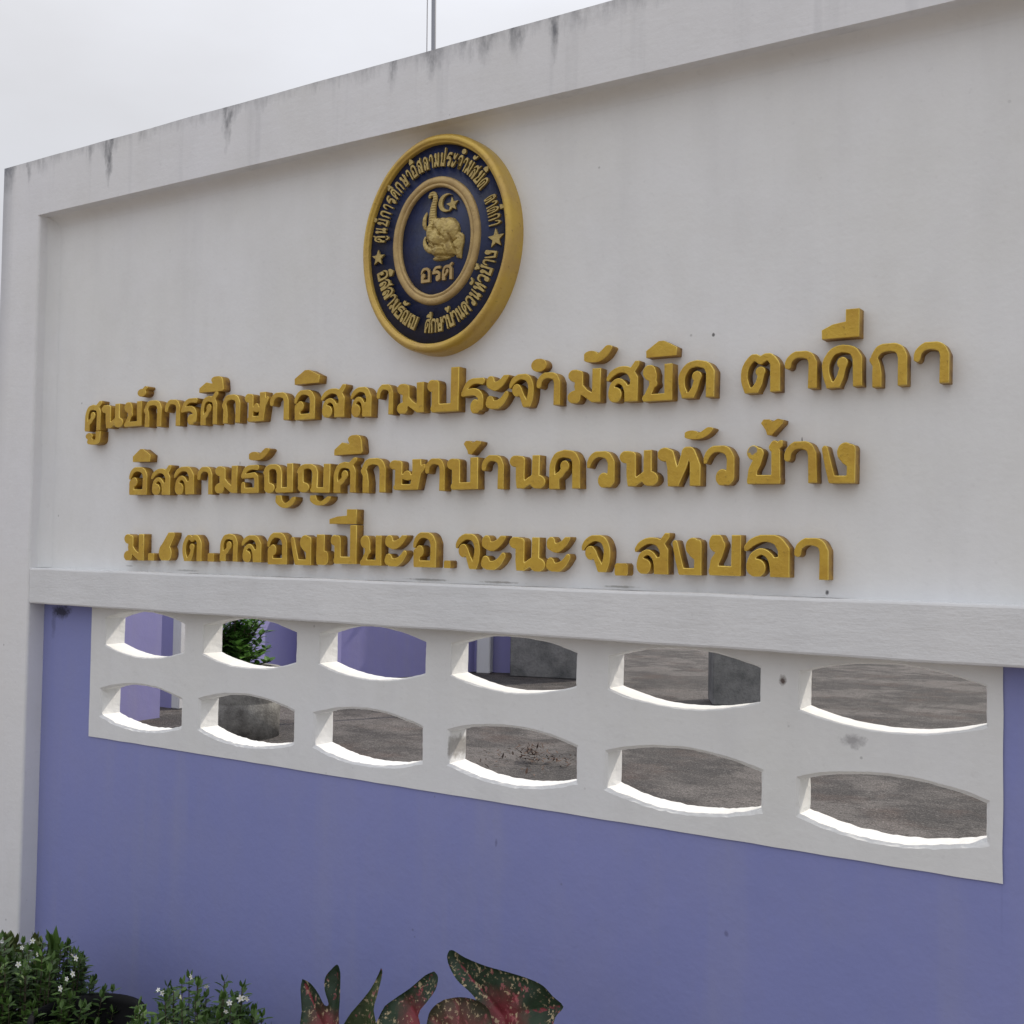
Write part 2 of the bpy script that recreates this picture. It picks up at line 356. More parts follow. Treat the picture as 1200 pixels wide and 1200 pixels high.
# ------------------------------------------------------------------ the sign wall
WALL = empty('sign_wall', (1.19, 0, 0), 'tall white and lilac school sign wall with raised frame and pierced vent band', 'wall')
def W(o):   # children keep world coordinates
    o.matrix_parent_inverse = WALL.matrix_world.inverted(); return o
bpy.context.view_layer.update()
XL, XI, XR, XO = -0.455, -0.276, 2.66, 2.84
ZT, ZI = 2.552, 2.386
LB, LT = 1.254, 1.356
FY, BY = -0.055, 0.063
W(rough_box('upper_panel', XI, XR, 0.0, BY, LT, ZI, M['panel'], WALL, 0.5, 0.0, 0))
ft = W(rough_box('frame_top', XL, XO, FY, 0.10, ZI, ZT, M['frame'], WALL, 0.05, 0.0014, 0.0))
for v in ft.data.vertices:
    if v.co.z < ZI + 0.008: v.co.z = ZI
def prism(name, prof, z0, z1, mat, step=0.04, amp=0.0013):
    bm = bmesh.new(); n = max(1, int((z1 - z0) / step)); rows = []
    for i in range(n + 1):
        z = z0 + (z1 - z0) * i / n; row = []
        for x, y in prof:
            v = Vector((x, y, z)); d = noise.noise_vector(v * 6.0) * amp + noise.noise_vector(v * 25.0) * amp * 0.35
            row.append(bm.verts.new(v + Vector((d.x, 0, d.z if 0 < i < n else 0))))
        rows.append(row)
    m_ = len(prof)
    for a, b_ in zip(rows[:-1], rows[1:]):
        for k in range(m_): bm.faces.new((a[k], a[(k + 1) % m_], b_[(k + 1) % m_], b_[k]))
    bm.faces.new(rows[-1]); bm.faces.new(list(reversed(rows[0])))
    bmesh.ops.recalc_face_normals(bm, faces=bm.faces[:])
    o = from_bm(name, bm, mat, WALL)
    for p in o.data.polygons: p.use_smooth = False
    return W(o)
def rnd_corner(cx, cy, r, a0, a1, n=6):
    return [(cx + r * math.cos(math.radians(a0 + (a1 - a0) * i / n)), cy + r * math.sin(math.radians(a0 + (a1 - a0) * i / n))) for i in range(n + 1)]
rr = 0.009
prism('frame_pillar', [(XL, 0.10), (XL, FY)] + rnd_corner(XI - rr, FY + rr, rr, -90, 0) + [(XI, 0.10)], -0.05, ZI, M['frame'])
prism('frame_pillar', [(XR, 0.10), (XR, FY + rr)] + rnd_corner(XR + rr, FY + rr, rr, 180, 270) + [(XO, FY), (XO, 0.10)], -0.05, ZI, M['frame'])
# the plasterer rounded the inner corner between pillar and white panel
fr = 0.032
def fillet(name, a, b_, into, z_dir):
    """concave strip in the corner between the panel and a frame member; runs a -> b_"""
    bm = bmesh.new(); n = 10; A = []; B = []
    for i in range(n + 1):
        t = math.radians(90 * i / n); u = fr - fr * math.sin(t); y = -fr + fr * math.cos(t)
        u = max(u, -0.001)
        A.append(bm.verts.new(Vector(a) + into * u + Vector((0, y - 0.0002, 0)))); B.append(bm.verts.new(Vector(b_) + into * u + Vector((0, y - 0.0002, 0))))
    for k in range(n): bm.faces.new((A[k], A[k + 1], B[k + 1], B[k]))
    bm.normal_update(); bm.faces.ensure_lookup_table()
    if bm.faces[0].normal.y > 0: bmesh.ops.reverse_faces(bm, faces=bm.faces[:])
    o = W(from_bm(name, bm, M['panel'], WALL, smooth=True))
fillet('plaster_fillet', (XI - .001, 0, LT + .001), (XI - .001, 0, ZI - .001), Vector((1, 0, 0)), 0)
fillet('plaster_fillet', (XR + .001, 0, LT + .001), (XR + .001, 0, ZI - .001), Vector((-1, 0, 0)), 0)
fillet('plaster_fillet', (XI, 0, ZI + .001), (XR, 0, ZI + .001), Vector((0, 0, -1)), 0)
W(rough_box('lintel', XI, XR, FY + 0.002, BY, LB, LT, M['lintel'], WALL, 0.03, 0.0016, 0.005))
W(rough_box('lilac_panel', XI, -0.052, 0.0, BY, -0.05, LB, M['purple'], WALL, 0.12, 0.0009, 0))
W(rough_box('lilac_panel', 2.352, XR, 0.0, BY, -0.05, LB, M['purple'], WALL, 0.12, 0.0009, 0))
W(rough_box('lilac_panel', -0.052, 2.352, 0.0, BY, -0.05, 0.890, M['purple'], WALL, 0.12, 0.0009, 0))

def vent(x0, x1, z0, z1, hx0, hx1, hz0, hz1, rim):
    """one pierced vent block: lens-shaped opening with straight jambs and arched sill and head"""
    bm = bmesh.new(); nS, nA = 8, 44; bul = 0.026
    inn, out = [], []
    cx = (hx0 + hx1) / 2
    def arc(s):   # s -1..1 -> 0..1
        return 1 - s * s
    for k in range(nS): t = k / nS; inn.append((hx0, hz1 + (hz0 - hz1) * t)); out.append((x0, z1 + (z0 - z1) * t))
    for k in range(nA): t = k / nA; inn.append((hx0 + (hx1 - hx0) * t, hz0 - bul * arc(2 * t - 1))); out.append((x0 + (x1 - x0) * t, z0))
    for k in range(nS): t = k / nS; inn.append((hx1, hz0 + (hz1 - hz0) * t)); out.append((x1, z0 + (z1 - z0) * t))
    for k in range(nA): t = k / nA; inn.append((hx1 + (hx0 - hx1) * t, hz1 + bul * arc(2 * t - 1))); out.append((x1 + (x0 - x1) * t, z1))
    n = len(inn); cz = (hz0 + hz1) / 2
    def grow(p, d):
        vx, vz = p[0] - cx, p[1] - cz
        return (p[0] + d * (1 if vx > 0 else -1) * min(1, abs(vx) / 0.12), p[1] + d * (1 if vz > 0 else -1))
    F = -0.003
    g1 = 0.0055 if rim else 0.003
    rings = [(out, F), ([grow(p, g1) for p in inn], F), ([grow(p, g1 * .55) for p in inn], F + (0.0025 if rim else 0.001)), ([grow(p, 0.0) for p in inn], F + (0.005 if rim else 0.003)),
             (inn, 0.02), (inn, 0.04), (inn, BY), (out, BY)]
    vs = []
    for pts, y in rings:
        row = []
        for p in pts:
            v = Vector((p[0], y, p[1]))
            if pts is out and y == F:
                q = noise.noise_vector(v * 14)
                if abs(p[0] + 0.052) < 1e-4: v.x -= 0.0012 + 0.0011 * q.x
                if abs(p[0] - 2.352) < 1e-4: v.x += 0.0012 + 0.0011 * q.x
                if abs(p[1] - 0.890) < 1e-4: v.z -= 0.0012 + 0.0011 * q.z
            if pts is not out:
                d = noise.noise_vector(v * 18) * 0.0014 + noise.noise_vector(v * 70) * (0.0022 if (rim and p[1] < hz0 + .005) else 0.0009)
                v += Vector((d.x, 0 if y in (F, BY) else d.y, d.z))
            row.append(bm.verts.new(v))
        vs.append(row)
    for a in range(len(rings) - 1):
        for k in range(n):
            j = (k + 1) % n
            try: bm.faces.new((vs[a][k], vs[a][j], vs[a + 1][j], vs[a + 1][k]))
            except ValueError: pass
    bmesh.ops.recalc_face_normals(bm, faces=bm.faces[:])
    o = W(from_bm('vent_block', bm, M['vent'], WALL))
    return o
top = [(0.008, .331, 1.149, 1.221), (.403, .732, 1.149, 1.221), (.809, 1.130, 1.151, 1.222), (1.203, 1.524, 1.153, 1.221), (1.601, 1.924, 1.155, 1.219), (2.001, 2.326, 1.149, 1.216)]
bot = [(-.004, .324, .953, 1.021), (.395, .728, .954, 1.027), (.799, 1.124, .953, 1.027), (1.201, 1.526, .957, 1.026), (1.599, 1.927, .954, 1.023), (2.001, 2.327, .955, 1.019)]
for i in range(6):
    a = -0.052 + 0.4 * i + (0 if i == 0 else 0.002); b_ = -0.052 + 0.4 * (i + 1) + (0.004 if i == 5 else 0.002)
    vent(a, b_, 1.0865, LB, *top[i], False)
    vent(a, b_, 0.890, 1.0865, *bot[i], True)

# ------------------------------------------------------------------ Thai glyphs as 2D shapes (100 x 100 box, y up)
def smooth(pts, k=7):
    if len(pts) < 3: return pts
    P = [pts[0]] + list(pts) + [pts[-1]]; out = []
    for i in range(1, len(P) - 2):
        p0, p1, p2, p3 = (np.array(q, float) for q in P[i - 1:i + 3])
        for j in range(k):
            t = j / k
            out.append(tuple(0.5 * ((2 * p1) + (-p0 + p2) * t + (2 * p0 - 5 * p1 + 4 * p2 - p3) * t * t + (-p0 + 3 * p1 - 3 * p2 + p3) * t ** 3)))
    out.append(tuple(pts[-1])); return out
ST = 11.5
ARCH = [(4, 62, 6), (14, 80, 8), (32, 91, 8), (54, 92, 8.5), (76, 84, 10), (87, 66, ST)]
STEM = ('L', [(87, 66, ST), (87, -20, ST)])
KBODY = [('S', [(50, 90, 9), (76, 84, 10), (87, 66, ST)]), STEM, ('S', [(50, 90, 8.5), (26, 84, 8.5), (12, 62, 8.5), (11, 35, 9), (14, 5, 12)])]
KHEAD = [('C', 51, 58, 13.5), ('L', [(52, 54, 8), (38, 38, 8), (20, 28, 8)])]
BASE_U = [('L', [(24, 11, 11), (88, 11, 11)]), ('L', [(88, 120, ST), (88, 0, ST)])]
GL = {
 'า': [('S', [(9, 64, 10), (14, 78, 9), (32, 90, 8.5), (55, 91, 9), (76, 84, 10), (86, 66, 12)]), ('L', [(86, 66, 12.5), (87, -20, 12.5)])],
 'ก': [('S', [(14, 70, 8), (28, 87, 9), (55, 91, 9), (78, 84, 10), (87, 66, ST)]), STEM, ('L', [(8, 64, 6), (20, 52, 9), (21, 30, ST), (21, -20, ST)]), ('L', [(14, 70, 8), (20, 52, 9)])],
 'ค': KBODY + KHEAD + [('L', [(22, 22, 10), (20, -10, 13)])],
 'ศ': KBODY + KHEAD + [('L', [(22, 20, 9), (20, -10, 12)]), ('L', [(70, 86, 8), (96, 106, 8)])],
 'ด': [('S', [(50, 91, 8), (76, 84, 9), (88, 66, 10.5)]), ('L', [(88, 66, 10.5), (88, -20, 10.5)]), ('S', [(50, 91, 8), (26, 84, 8), (10, 60, 8.5), (10, 32, 8.5), (20, 4, 9)]), ('C', 51, 57, 13), ('L', [(54, 54, 7.5), (46, 26, 8), (34, 4, 9)]), ('L', [(20, 4, 10), (34, 4, 10)])],
 'ต': [('S', [(50, 82, 9), (68, 91, 9), (84, 76, 10), (87, 60, ST)]), STEM, ('S', [(50, 82, 8), (32, 91, 8.5), (13, 68, 8), (9, 38, 8.5), (18, 6, 9)]), ('C', 50, 54, 12), ('L', [(53, 50, 7), (46, 24, 8), (34, 4, 9)]), ('L', [(20, 4, 10), (34, 4, 10)])],
 'อ': [('S', ARCH), ('L', [(87, 66, ST), (87, 6, ST)]), ('L', [(88, 9, 10), (16, 9, 10)]), ('L', [(15, 8, 13), (15, 42, 13)]), ('C', 28, 46, 16)],
 'ร': [('S', [(92, 90, 9), (58, 92, 8), (28, 82, 9), (8, 58, 7)]), ('S', [(6, 56, 7), (32, 60, 9), (62, 60, 10), (84, 46, 11), (84, 20, 12)]), ('C', 62, 19, 20)],
 'ธ': [('S', [(92, 90, 9), (58, 92, 8), (28, 84, 9), (10, 62, 8)]), ('L', [(10, 60, 7), (76, 64, 9), (88, 54, 10), (88, 8, 12)]), ('L', [(88, 9, 10), (14, 9, 10)]), ('L', [(13, 8, 11), (13, 30, 10)])],
 'ล': [('S', [(3, 66, 5), (18, 82, 8), (44, 92, 8), (72, 86, 10), (88, 64, 12)]), ('L', [(88, 64, 12), (88, -20, 12)]), ('S', [(15, 28, 9), (20, 50, 7), (38, 60, 7), (56, 50, 7), (66, 26, 8), (70, -10, 11)]), ('L', [(72, 40, 7), (80, -10, 14)]), ('C', 27, 21, 21)],
 'ม': [('C', 22, 82, 18), ('L', [(35, 84, 12), (36, 34, 12)]), ('C', 22, 18, 19), ('L', [(34, 50, 12), (54, 30, 10), (82, 10, 11)]), ('L', [(88, 120, ST), (88, -20, ST)])],
 'น': [('C', 18, 83, 17), ('L', [(31, 86, 11), (31, 30, 11), (33, 6, 11)]), ('L', [(34, 8, 9), (50, 18, 9), (70, 34, 9)]), ('L', [(73, 120, 9), (73, 20, 10)]), ('C', 79, 20, 20)],
 'ห': [('C', 16, 82, 17), ('L', [(27, 84, 10), (34, 50, 11), (38, -20, 12)]), ('L', [(40, 8, 10), (58, 50, 10), (66, 82, 9)]), ('C', 71, 86, 14), ('S', [(74, 86, 12), (84, 66, 10), (88, 48, ST)]), ('L', [(88, 50, ST), (88, -20, ST)])],
 'ย': [('C', 25, 79, 21), ('L', [(36, 72, 13), (36, 56, 12)]), ('L', [(36, 52, 12), (42, 48, 9)]), ('L', [(36, 46, 9), (14, 10, 9)]), ('L', [(12, 9, 10), (88, 9, 10)]), ('L', [(88, 120, 12), (88, 6, 12)])],
 'บ': [('C', 17, 82, 17), ('L', [(29, 86, 12), (29, 4, 12)])] + BASE_U,
 'ป': [('C', 17, 61, 13), ('L', [(29, 62, 11), (29, 4, 11)]), ('L', [(24, 9, 9), (88, 9, 9)]), ('L', [(88, 120, ST), (88, 0, ST)])],
 'ช': [('C', 20, 80, 18), ('L', [(36, 78, 13), (30, 56, 12), (19, 36, 12), (16, 8, 13)]), ('L', [(14, 11, 11), (88, 11, 11)]), ('L', [(84, 80, 12), (86, 6, 12)]), ('L', [(74, 92, 9), (80, 100, 9)]), ('L', [(78, 88, 9), (102, 104, 7)])],
 'ข': [('C', 24, 80, 22), ('L', [(40, 74, 12), (32, 50, 11), (20, 34, 12), (16, 8, 13)]), ('L', [(14, 11, 12), (88, 11, 12)]), ('L', [(86, 120, 13), (86, 6, 14)])],
 'ษ': [('C', 15, 83, 15), ('L', [(27, 86, 10), (27, 6, 10)]), ('L', [(22, 9, 9), (74, 9, 9)]), ('L', [(78, 120, 12), (80, 60, 12), (72, 6, 11)]), ('S', [(40, 44, 7), (54, 38, 6), (72, 46, 7)]), ('L', [(84, 58, 9), (100, 76, 6)]), ('C', 52, 52, 10)],
 'ญ': [('S', [(7, 72, 6), (16, 86, 8), (32, 92, 8), (48, 86, 8), (55, 68, 8)]), ('L', [(55, 70, 8), (55, 6, 8)]), ('L', [(12, 78, 8), (13, 40, 8), (16, 20, 10)]), ('C', 22, 18, 17), ('L', [(52, 9, 9), (90, 9, 9)]), ('L', [(90, 120, 9), (90, 6, 9)])],
 'ว': [('S', ARCH), ('L', [(87, 66, ST), (86, 20, ST + 1)]), ('C', 60, 20, 20), ('C', 78, 16, 15)],
 'จ': [('S', [(3, 64, 5), (18, 82, 8), (44, 92, 8), (72, 86, 9), (86, 62, 10), (84, 30, 11), (76, 10, 11)]), ('C', 30, 52, 18), ('L', [(42, 54, 8), (52, 34, 8), (64, 10, 11)]), ('C', 68, 10, 12)],
 'ง': [('L', [(9, 84, 8), (20, 44, 10), (32, 8, 10)]), ('L', [(30, 9, 9), (88, 9, 9)]), ('L', [(88, 82, 12), (88, 4, 12)]), ('C', 70, 76, 23), ('L', [(70, 60, 12), (86, 50, 12)])],
 'เ': [('L', [(30, 120, 28), (30, 20, 28)]), ('C', 50, 22, 24), ('C', 34, 22, 26), ('C', 66, 24, 22)],
 'ะ': [('C', 20, 82, 17), ('S', [(16, 76, 13), (42, 68, 13), (68, 78, 11), (88, 96, 9)]), ('C', 19, 24, 16), ('S', [(14, 18, 13), (42, 12, 13), (70, 22, 11), (90, 42, 9)])],
 'ิ': [('P', [(0, 0), (0, 42), (42, 100), (58, 98), (100, 52), (98, 0)])],
 'ี': [('P', [(0, 0), (0, 32), (30, 50), (66, 56), (66, 100), (100, 100), (100, 0)])],
 'ี2': [('P', [(0, 0), (2, 30), (28, 64), (46, 56), (60, 20), (90, 0)]), ('L', [(10, 10, 10), (80, 10, 10)]), ('C', 72, 78, 22), ('L', [(74, 70, 22), (84, 14, 16)]), ('L', [(44, 30, 26), (80, 30, 18)])],
 'ั': [('C', 24, 50, 25), ('S', [(20, 34, 22), (48, 30, 20), (72, 54, 17), (88, 84, 13)])],
 '์': [('C', 48, 40, 38), ('L', [(52, 50, 16), (84, 86, 14)])],
 '้': [('P', [(0, 78), (12, 100), (34, 98), (50, 82), (74, 100), (98, 92), (96, 74), (46, 2), (28, 6), (22, 34)])],
 'ํ': [('C', 50, 50, 50)],
 'ู': [('C', 24, 66, 24), ('L', [(24, 60, 14), (34, 26, 18)]), ('S', [(30, 24, 20), (60, 18, 18), (84, 34, 16), (86, 120, 16)])],
 'ู2': [('S', [(16, 96, 14), (20, 50, 18), (46, 20, 18), (74, 34, 16), (96, 74, 12)])],
 '๖': [('C', 36, 28, 30), ('C', 60, 26, 26), ('L', [(34, 34, 22), (84, 92, 18)])],
 '.': [('P', [(8, 0), (0, 20), (0, 80), (14, 100), (86, 100), (100, 82), (100, 18), (90, 0)])],
}
GL['ส'] = GL['ล'] + [('L', [(78, 84, 8), (97, 108, 8)])]
TOPX = {'ศ': 112, 'ส': 114, 'ช': 110}

def glyph_loops(key, n=84):
    items = GL[key]
    lo, hi = -14.0, 124.0
    xs = np.linspace(lo, hi, n); X, Y = np.meshgrid(xs, xs, indexing='ij')
    D = np.full_like(X, 1e3)
    for it in items:
        if it[0] == 'C':
            D = np.minimum(D, np.hypot(X - it[1], Y - it[2]) - it[3])
        elif it[0] == 'P':
            p = it[1]; m = len(p); d = np.full_like(X, 1e9); s = np.ones_like(X)
            for i in range(m):
                ax, ay = p[i]; bx, by = p[i - 1]
                ex, ey = bx - ax, by - ay; wx, wy = X - ax, Y - ay
                t = np.clip((wx * ex + wy * ey) / (ex * ex + ey * ey + 1e-9), 0, 1)
                d = np.minimum(d, (wx - ex * t) ** 2 + (wy - ey * t) ** 2)
                c1 = Y >= ay; c2 = Y < by; c3 = ex * wy > ey * wx
                s = np.where((c1 & c2 & c3) | (~c1 & ~c2 & ~c3), -s, s)
            D = np.minimum(D, s * np.sqrt(d) - 0.5)
        else:
            pts = smooth(it[1]) if it[0] == 'S' else it[1]
            for (ax, ay, aw), (bx, by, bw) in zip(pts[:-1], pts[1:]):
                ex, ey = bx - ax, by - ay; wx, wy = X - ax, Y - ay
                t = np.clip((wx * ex + wy * ey) / (ex * ex + ey * ey + 1e-9), 0, 1)
                D = np.minimum(D, np.hypot(wx - ex * t, wy - ey * t) - (aw + (bw - aw) * t))
    D = D - 1.1
    top = TOPX.get(key, 100.0)
    D = np.maximum(D, np.maximum(-Y, Y - top)); D = np.maximum(D, np.maximum(-1 - X, X - 104))
    # marching squares, saddle-free enough for these shapes
    segs = {}
    def ip(i0, j0, i1, j1):
        a, b_ = D[i0, j0], D[i1, j1]; t = a / (a - b_)
        return (xs[i0] + (xs[i1] - xs[i0]) * t, xs[j0] + (xs[j1] - xs[j0]) * t)
    inside = D < 0
    nxt = {}; pt = {}
    for i in range(n - 1):
        for j in range(n - 1):
            c = (inside[i, j], inside[i + 1, j], inside[i + 1, j + 1], inside[i, j + 1])
            if all(c) or not any(c): continue
            E_ = [((i, j), (i + 1, j)), ((i + 1, j), (i + 1, j + 1)), ((i + 1, j + 1), (i, j + 1)), ((i, j + 1), (i, j))]
            ins, outs = [], []
            for k in range(4):
                a, b_ = c[k], c[(k + 1) % 4]
                if a == b_: continue
                key_ = tuple(sorted(E_[k])); pt[key_] = ip(*key_[0], *key_[1])
                (outs if a else ins).append((k, key_))
            if len(ins) == 1: nxt[outs[0][1]] = ins[0][1]
            else:
                for (k, kk) in outs:
                    best = min(ins, key=lambda q: (q[0] - k) % 4); nxt[kk] = best[1]
    loops = []; seen = set()
    for st in list(nxt):
        if st in seen: continue
        lp = []; cur = st
        while cur not in seen and cur in nxt:
            seen.add(cur); lp.append(pt[cur]); cur = nxt[cur]
        if len(lp) > 8:
            a = 0.5 * abs(sum(lp[k - 1][0] * lp[k][1] - lp[k][0] * lp[k - 1][1] for k in range(len(lp))))
            if a > 12: loops.append(simplify(lp, 0.28))
    return loops, top

def simplify(lp, eps):
    k0 = max(range(len(lp)), key=lambda i: lp[i][0] + lp[i][1]); lp = lp[k0:] + lp[:k0]
    h = len(lp) // 2
    def rec(a, b_):
        (ax, ay), (bx, by) = P[a], P[b_]
        L_ = math.hypot(bx - ax, by - ay) + 1e-9; best, bi = 0, -1
        for i in range(a + 1, b_):
            d = abs((P[i][0] - ax) * (by - ay) - (P[i][1] - ay) * (bx - ax)) / L_
            if d > best: best, bi = d, i
        if best > eps: return rec(a, bi) + rec(bi, b_)
        return [a]
    P = lp + [lp[0]]
    idx = rec(0, h) + rec(h, len(P) - 1)
    return [P[i] for i in idx]

_gm = {}
def glyph_mesh(key, depth, mat, bev=0.021, n=84, tagname='letter'):
    kk = (key, depth, mat.name)
    if kk in _gm: return _gm[kk]
    loops, top = glyph_loops(key, n)
    cu = bpy.data.curves.new('letter_outline', 'CURVE'); cu.dimensions = '2D'; cu.fill_mode = 'BOTH'
    for lp in loops:
        sp = cu.splines.new('POLY'); sp.points.add(len(lp) - 1); sp.use_cyclic_u = True
        for p, q in zip(sp.points, lp): p.co = (q[0] / 100, q[1] / 100, 0, 1)
    cu.extrude = 0.14; cu.bevel_depth = bev; cu.bevel_resolution = 1; cu.offset = -bev
    ob = bpy.data.objects.new('tmp', cu); C.objects.link(ob)
    dg = bpy.context.evaluated_depsgraph_get(); dg.update()
    me = bpy.data.meshes.new_from_object(ob.evaluated_get(dg))
    bpy.data.objects.remove(ob); bpy.data.curves.remove(cu)
    me.name = tagname
    H_ = 0.14 + bev
    for v in me.vertices:
        x, y, z = v.co
        x += noise.noise(Vector((x * 3, y * 3, ord(key[0]) * .37))) * 0.012
        v.co = (x, -(z + H_) / (2 * H_) * depth, y)
    me.materials.clear(); me.materials.append(mat)
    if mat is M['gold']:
        me.materials.append(M['gold_edge_glint']); me.materials.append(M['gold_side']); me.update()
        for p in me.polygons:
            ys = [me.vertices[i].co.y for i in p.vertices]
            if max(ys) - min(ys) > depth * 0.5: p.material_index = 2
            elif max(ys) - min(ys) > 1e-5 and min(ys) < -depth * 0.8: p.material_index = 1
    _gm[kk] = me
    return me

ROWS = [
 ('large gold Thai lettering, uppermost row on the white panel just below the round emblem',
  [('ศ', -0.079, -0.009, 1.746, 1.821), ('ู', -0.07, -0.008, 1.707, 1.744), ('น', -0.002, 0.09, 1.75, 1.816), ('ย', 0.09, 0.163, 1.751, 1.819), ('์', 0.144, 0.188, 1.83, 1.858), ('ก', 0.173, 0.247, 1.747, 1.819), ('า', 0.258, 0.318, 1.746, 1.817), ('ร', 0.326, 0.387, 1.745, 1.815), ('ศ', 0.397, 0.459, 1.742, 1.818), ('ี2', 0.389, 0.479, 1.828, 1.868), ('ก', 0.475, 0.543, 1.743, 1.817), ('ษ', 0.56, 0.639, 1.743, 1.816), ('า', 0.648, 0.712, 1.742, 1.812), ('อ', 0.732, 0.799, 1.74, 1.813), ('ิ', 0.731, 0.811, 1.827, 1.861), ('ส', 0.818, 0.892, 1.742, 1.811), ('ล', 0.911, 0.974, 1.739, 1.81), ('า', 0.992, 1.041, 1.74, 1.811), ('ม', 1.052, 1.13, 1.739, 1.808), ('ป', 1.137, 1.227, 1.738, 1.837), ('ร', 1.233, 1.294, 1.731, 1.809), ('ะ', 1.3, 1.36, 1.737, 1.81), ('จ', 1.362, 1.425, 1.737, 1.809), ('ํ', 1.415, 1.452, 1.811, 1.839), ('า', 1.431, 1.489, 1.738, 1.808), ('ม', 1.505, 1.584, 1.739, 1.809), ('ั', 1.546, 1.61, 1.817, 1.854), ('ส', 1.598, 1.669, 1.736, 1.808), ('ย', 1.679, 1.745, 1.733, 1.806), ('ิ', 1.687, 1.753, 1.821, 1.853), ('ด', 1.759, 1.835, 1.735, 1.809), ('ต', 1.888, 1.966, 1.737, 1.811), ('า', 1.975, 2.036, 1.74, 1.81), ('ด', 2.046, 2.119, 1.737, 1.815), ('ี', 2.045, 2.112, 1.827, 1.879), ('ก', 2.13, 2.198, 1.734, 1.811), ('า', 2.208, 2.268, 1.735, 1.808)]),
 ('large gold Thai lettering, middle of the three rows on the white panel',
  [('อ', 0.121, 0.195, 1.564, 1.64), ('ิ', 0.132, 0.202, 1.654, 1.689), ('ส', 0.212, 0.287, 1.563, 1.633), ('ล', 0.303, 0.379, 1.562, 1.636), ('า', 0.391, 0.447, 1.561, 1.634), ('ม', 0.456, 0.538, 1.564, 1.634), ('ธ', 0.552, 0.614, 1.563, 1.634), ('ั', 0.58, 0.649, 1.642, 1.675), ('ญ', 0.63, 0.732, 1.562, 1.634), ('ู2', 0.675, 0.739, 1.525, 1.557), ('ญ', 0.745, 0.854, 1.563, 1.633), ('ู2', 0.79, 0.853, 1.53, 1.556), ('ศ', 0.864, 0.934, 1.56, 1.634), ('ี2', 0.863, 0.95, 1.65, 1.696), ('ก', 0.947, 1.024, 1.559, 1.64), ('ษ', 1.033, 1.133, 1.565, 1.635), ('า', 1.138, 1.193, 1.562, 1.635), ('บ', 1.2, 1.283, 1.563, 1.633), ('้', 1.243, 1.289, 1.64, 1.671), ('า', 1.292, 1.35, 1.564, 1.638), ('น', 1.364, 1.456, 1.564, 1.635), ('ค', 1.465, 1.54, 1.561, 1.643), ('ว', 1.557, 1.621, 1.562, 1.637), ('น', 1.631, 1.718, 1.564, 1.636), ('ห', 1.717, 1.808, 1.563, 1.64), ('ั', 1.774, 1.832, 1.652, 1.678), ('ว', 1.815, 1.878, 1.563, 1.64), ('ช', 1.901, 1.969, 1.565, 1.639), ('้', 1.93, 1.974, 1.655, 1.686), ('า', 1.977, 2.038, 1.564, 1.642), ('ง', 2.046, 2.107, 1.564, 1.638)]),
 ('large gold Thai lettering with full stops, lowest row just above the grey lintel',
  [('ม', 0.105, 0.188, 1.385, 1.457), ('.', 0.206, 0.229, 1.387, 1.407), ('๖', 0.245, 0.306, 1.388, 1.463), ('ต', 0.342, 0.415, 1.388, 1.457), ('.', 0.438, 0.46, 1.389, 1.411), ('ค', 0.48, 0.544, 1.391, 1.462), ('ล', 0.561, 0.629, 1.39, 1.458), ('อ', 0.651, 0.717, 1.386, 1.465), ('ง', 0.729, 0.796, 1.387, 1.46), ('เ', 0.812, 0.856, 1.389, 1.462), ('ป', 0.856, 0.939, 1.392, 1.484), ('ี', 0.854, 0.937, 1.487, 1.522), ('ย', 0.951, 1.015, 1.39, 1.46), ('ะ', 1.024, 1.089, 1.39, 1.462), ('อ', 1.11, 1.174, 1.39, 1.469), ('.', 1.195, 1.212, 1.39, 1.407), ('จ', 1.226, 1.292, 1.389, 1.467), ('ะ', 1.294, 1.358, 1.389, 1.464), ('น', 1.367, 1.459, 1.389, 1.461), ('ะ', 1.46, 1.519, 1.389, 1.462), ('จ', 1.548, 1.615, 1.39, 1.466), ('.', 1.623, 1.652, 1.385, 1.41), ('ส', 1.668, 1.741, 1.39, 1.462), ('ง', 1.751, 1.812, 1.39, 1.463), ('ข', 1.826, 1.892, 1.391, 1.469), ('ล', 1.899, 1.987, 1.391, 1.47), ('า', 1.997, 2.061, 1.389, 1.465)]),
]
for label, letters in ROWS:
    root = empty('sign_lettering', (0, 0.002, letters[0][3]), label, 'sign lettering', 'rows of gold Thai lettering on the wall')
    for key, x0, x1, z0, z1 in letters:
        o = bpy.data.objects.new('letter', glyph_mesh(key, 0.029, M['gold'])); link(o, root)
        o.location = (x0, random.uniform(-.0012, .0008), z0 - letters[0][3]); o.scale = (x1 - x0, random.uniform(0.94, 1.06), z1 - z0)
        o.rotation_euler = (0, math.radians(random.uniform(-1.2, 1.2)), 0)

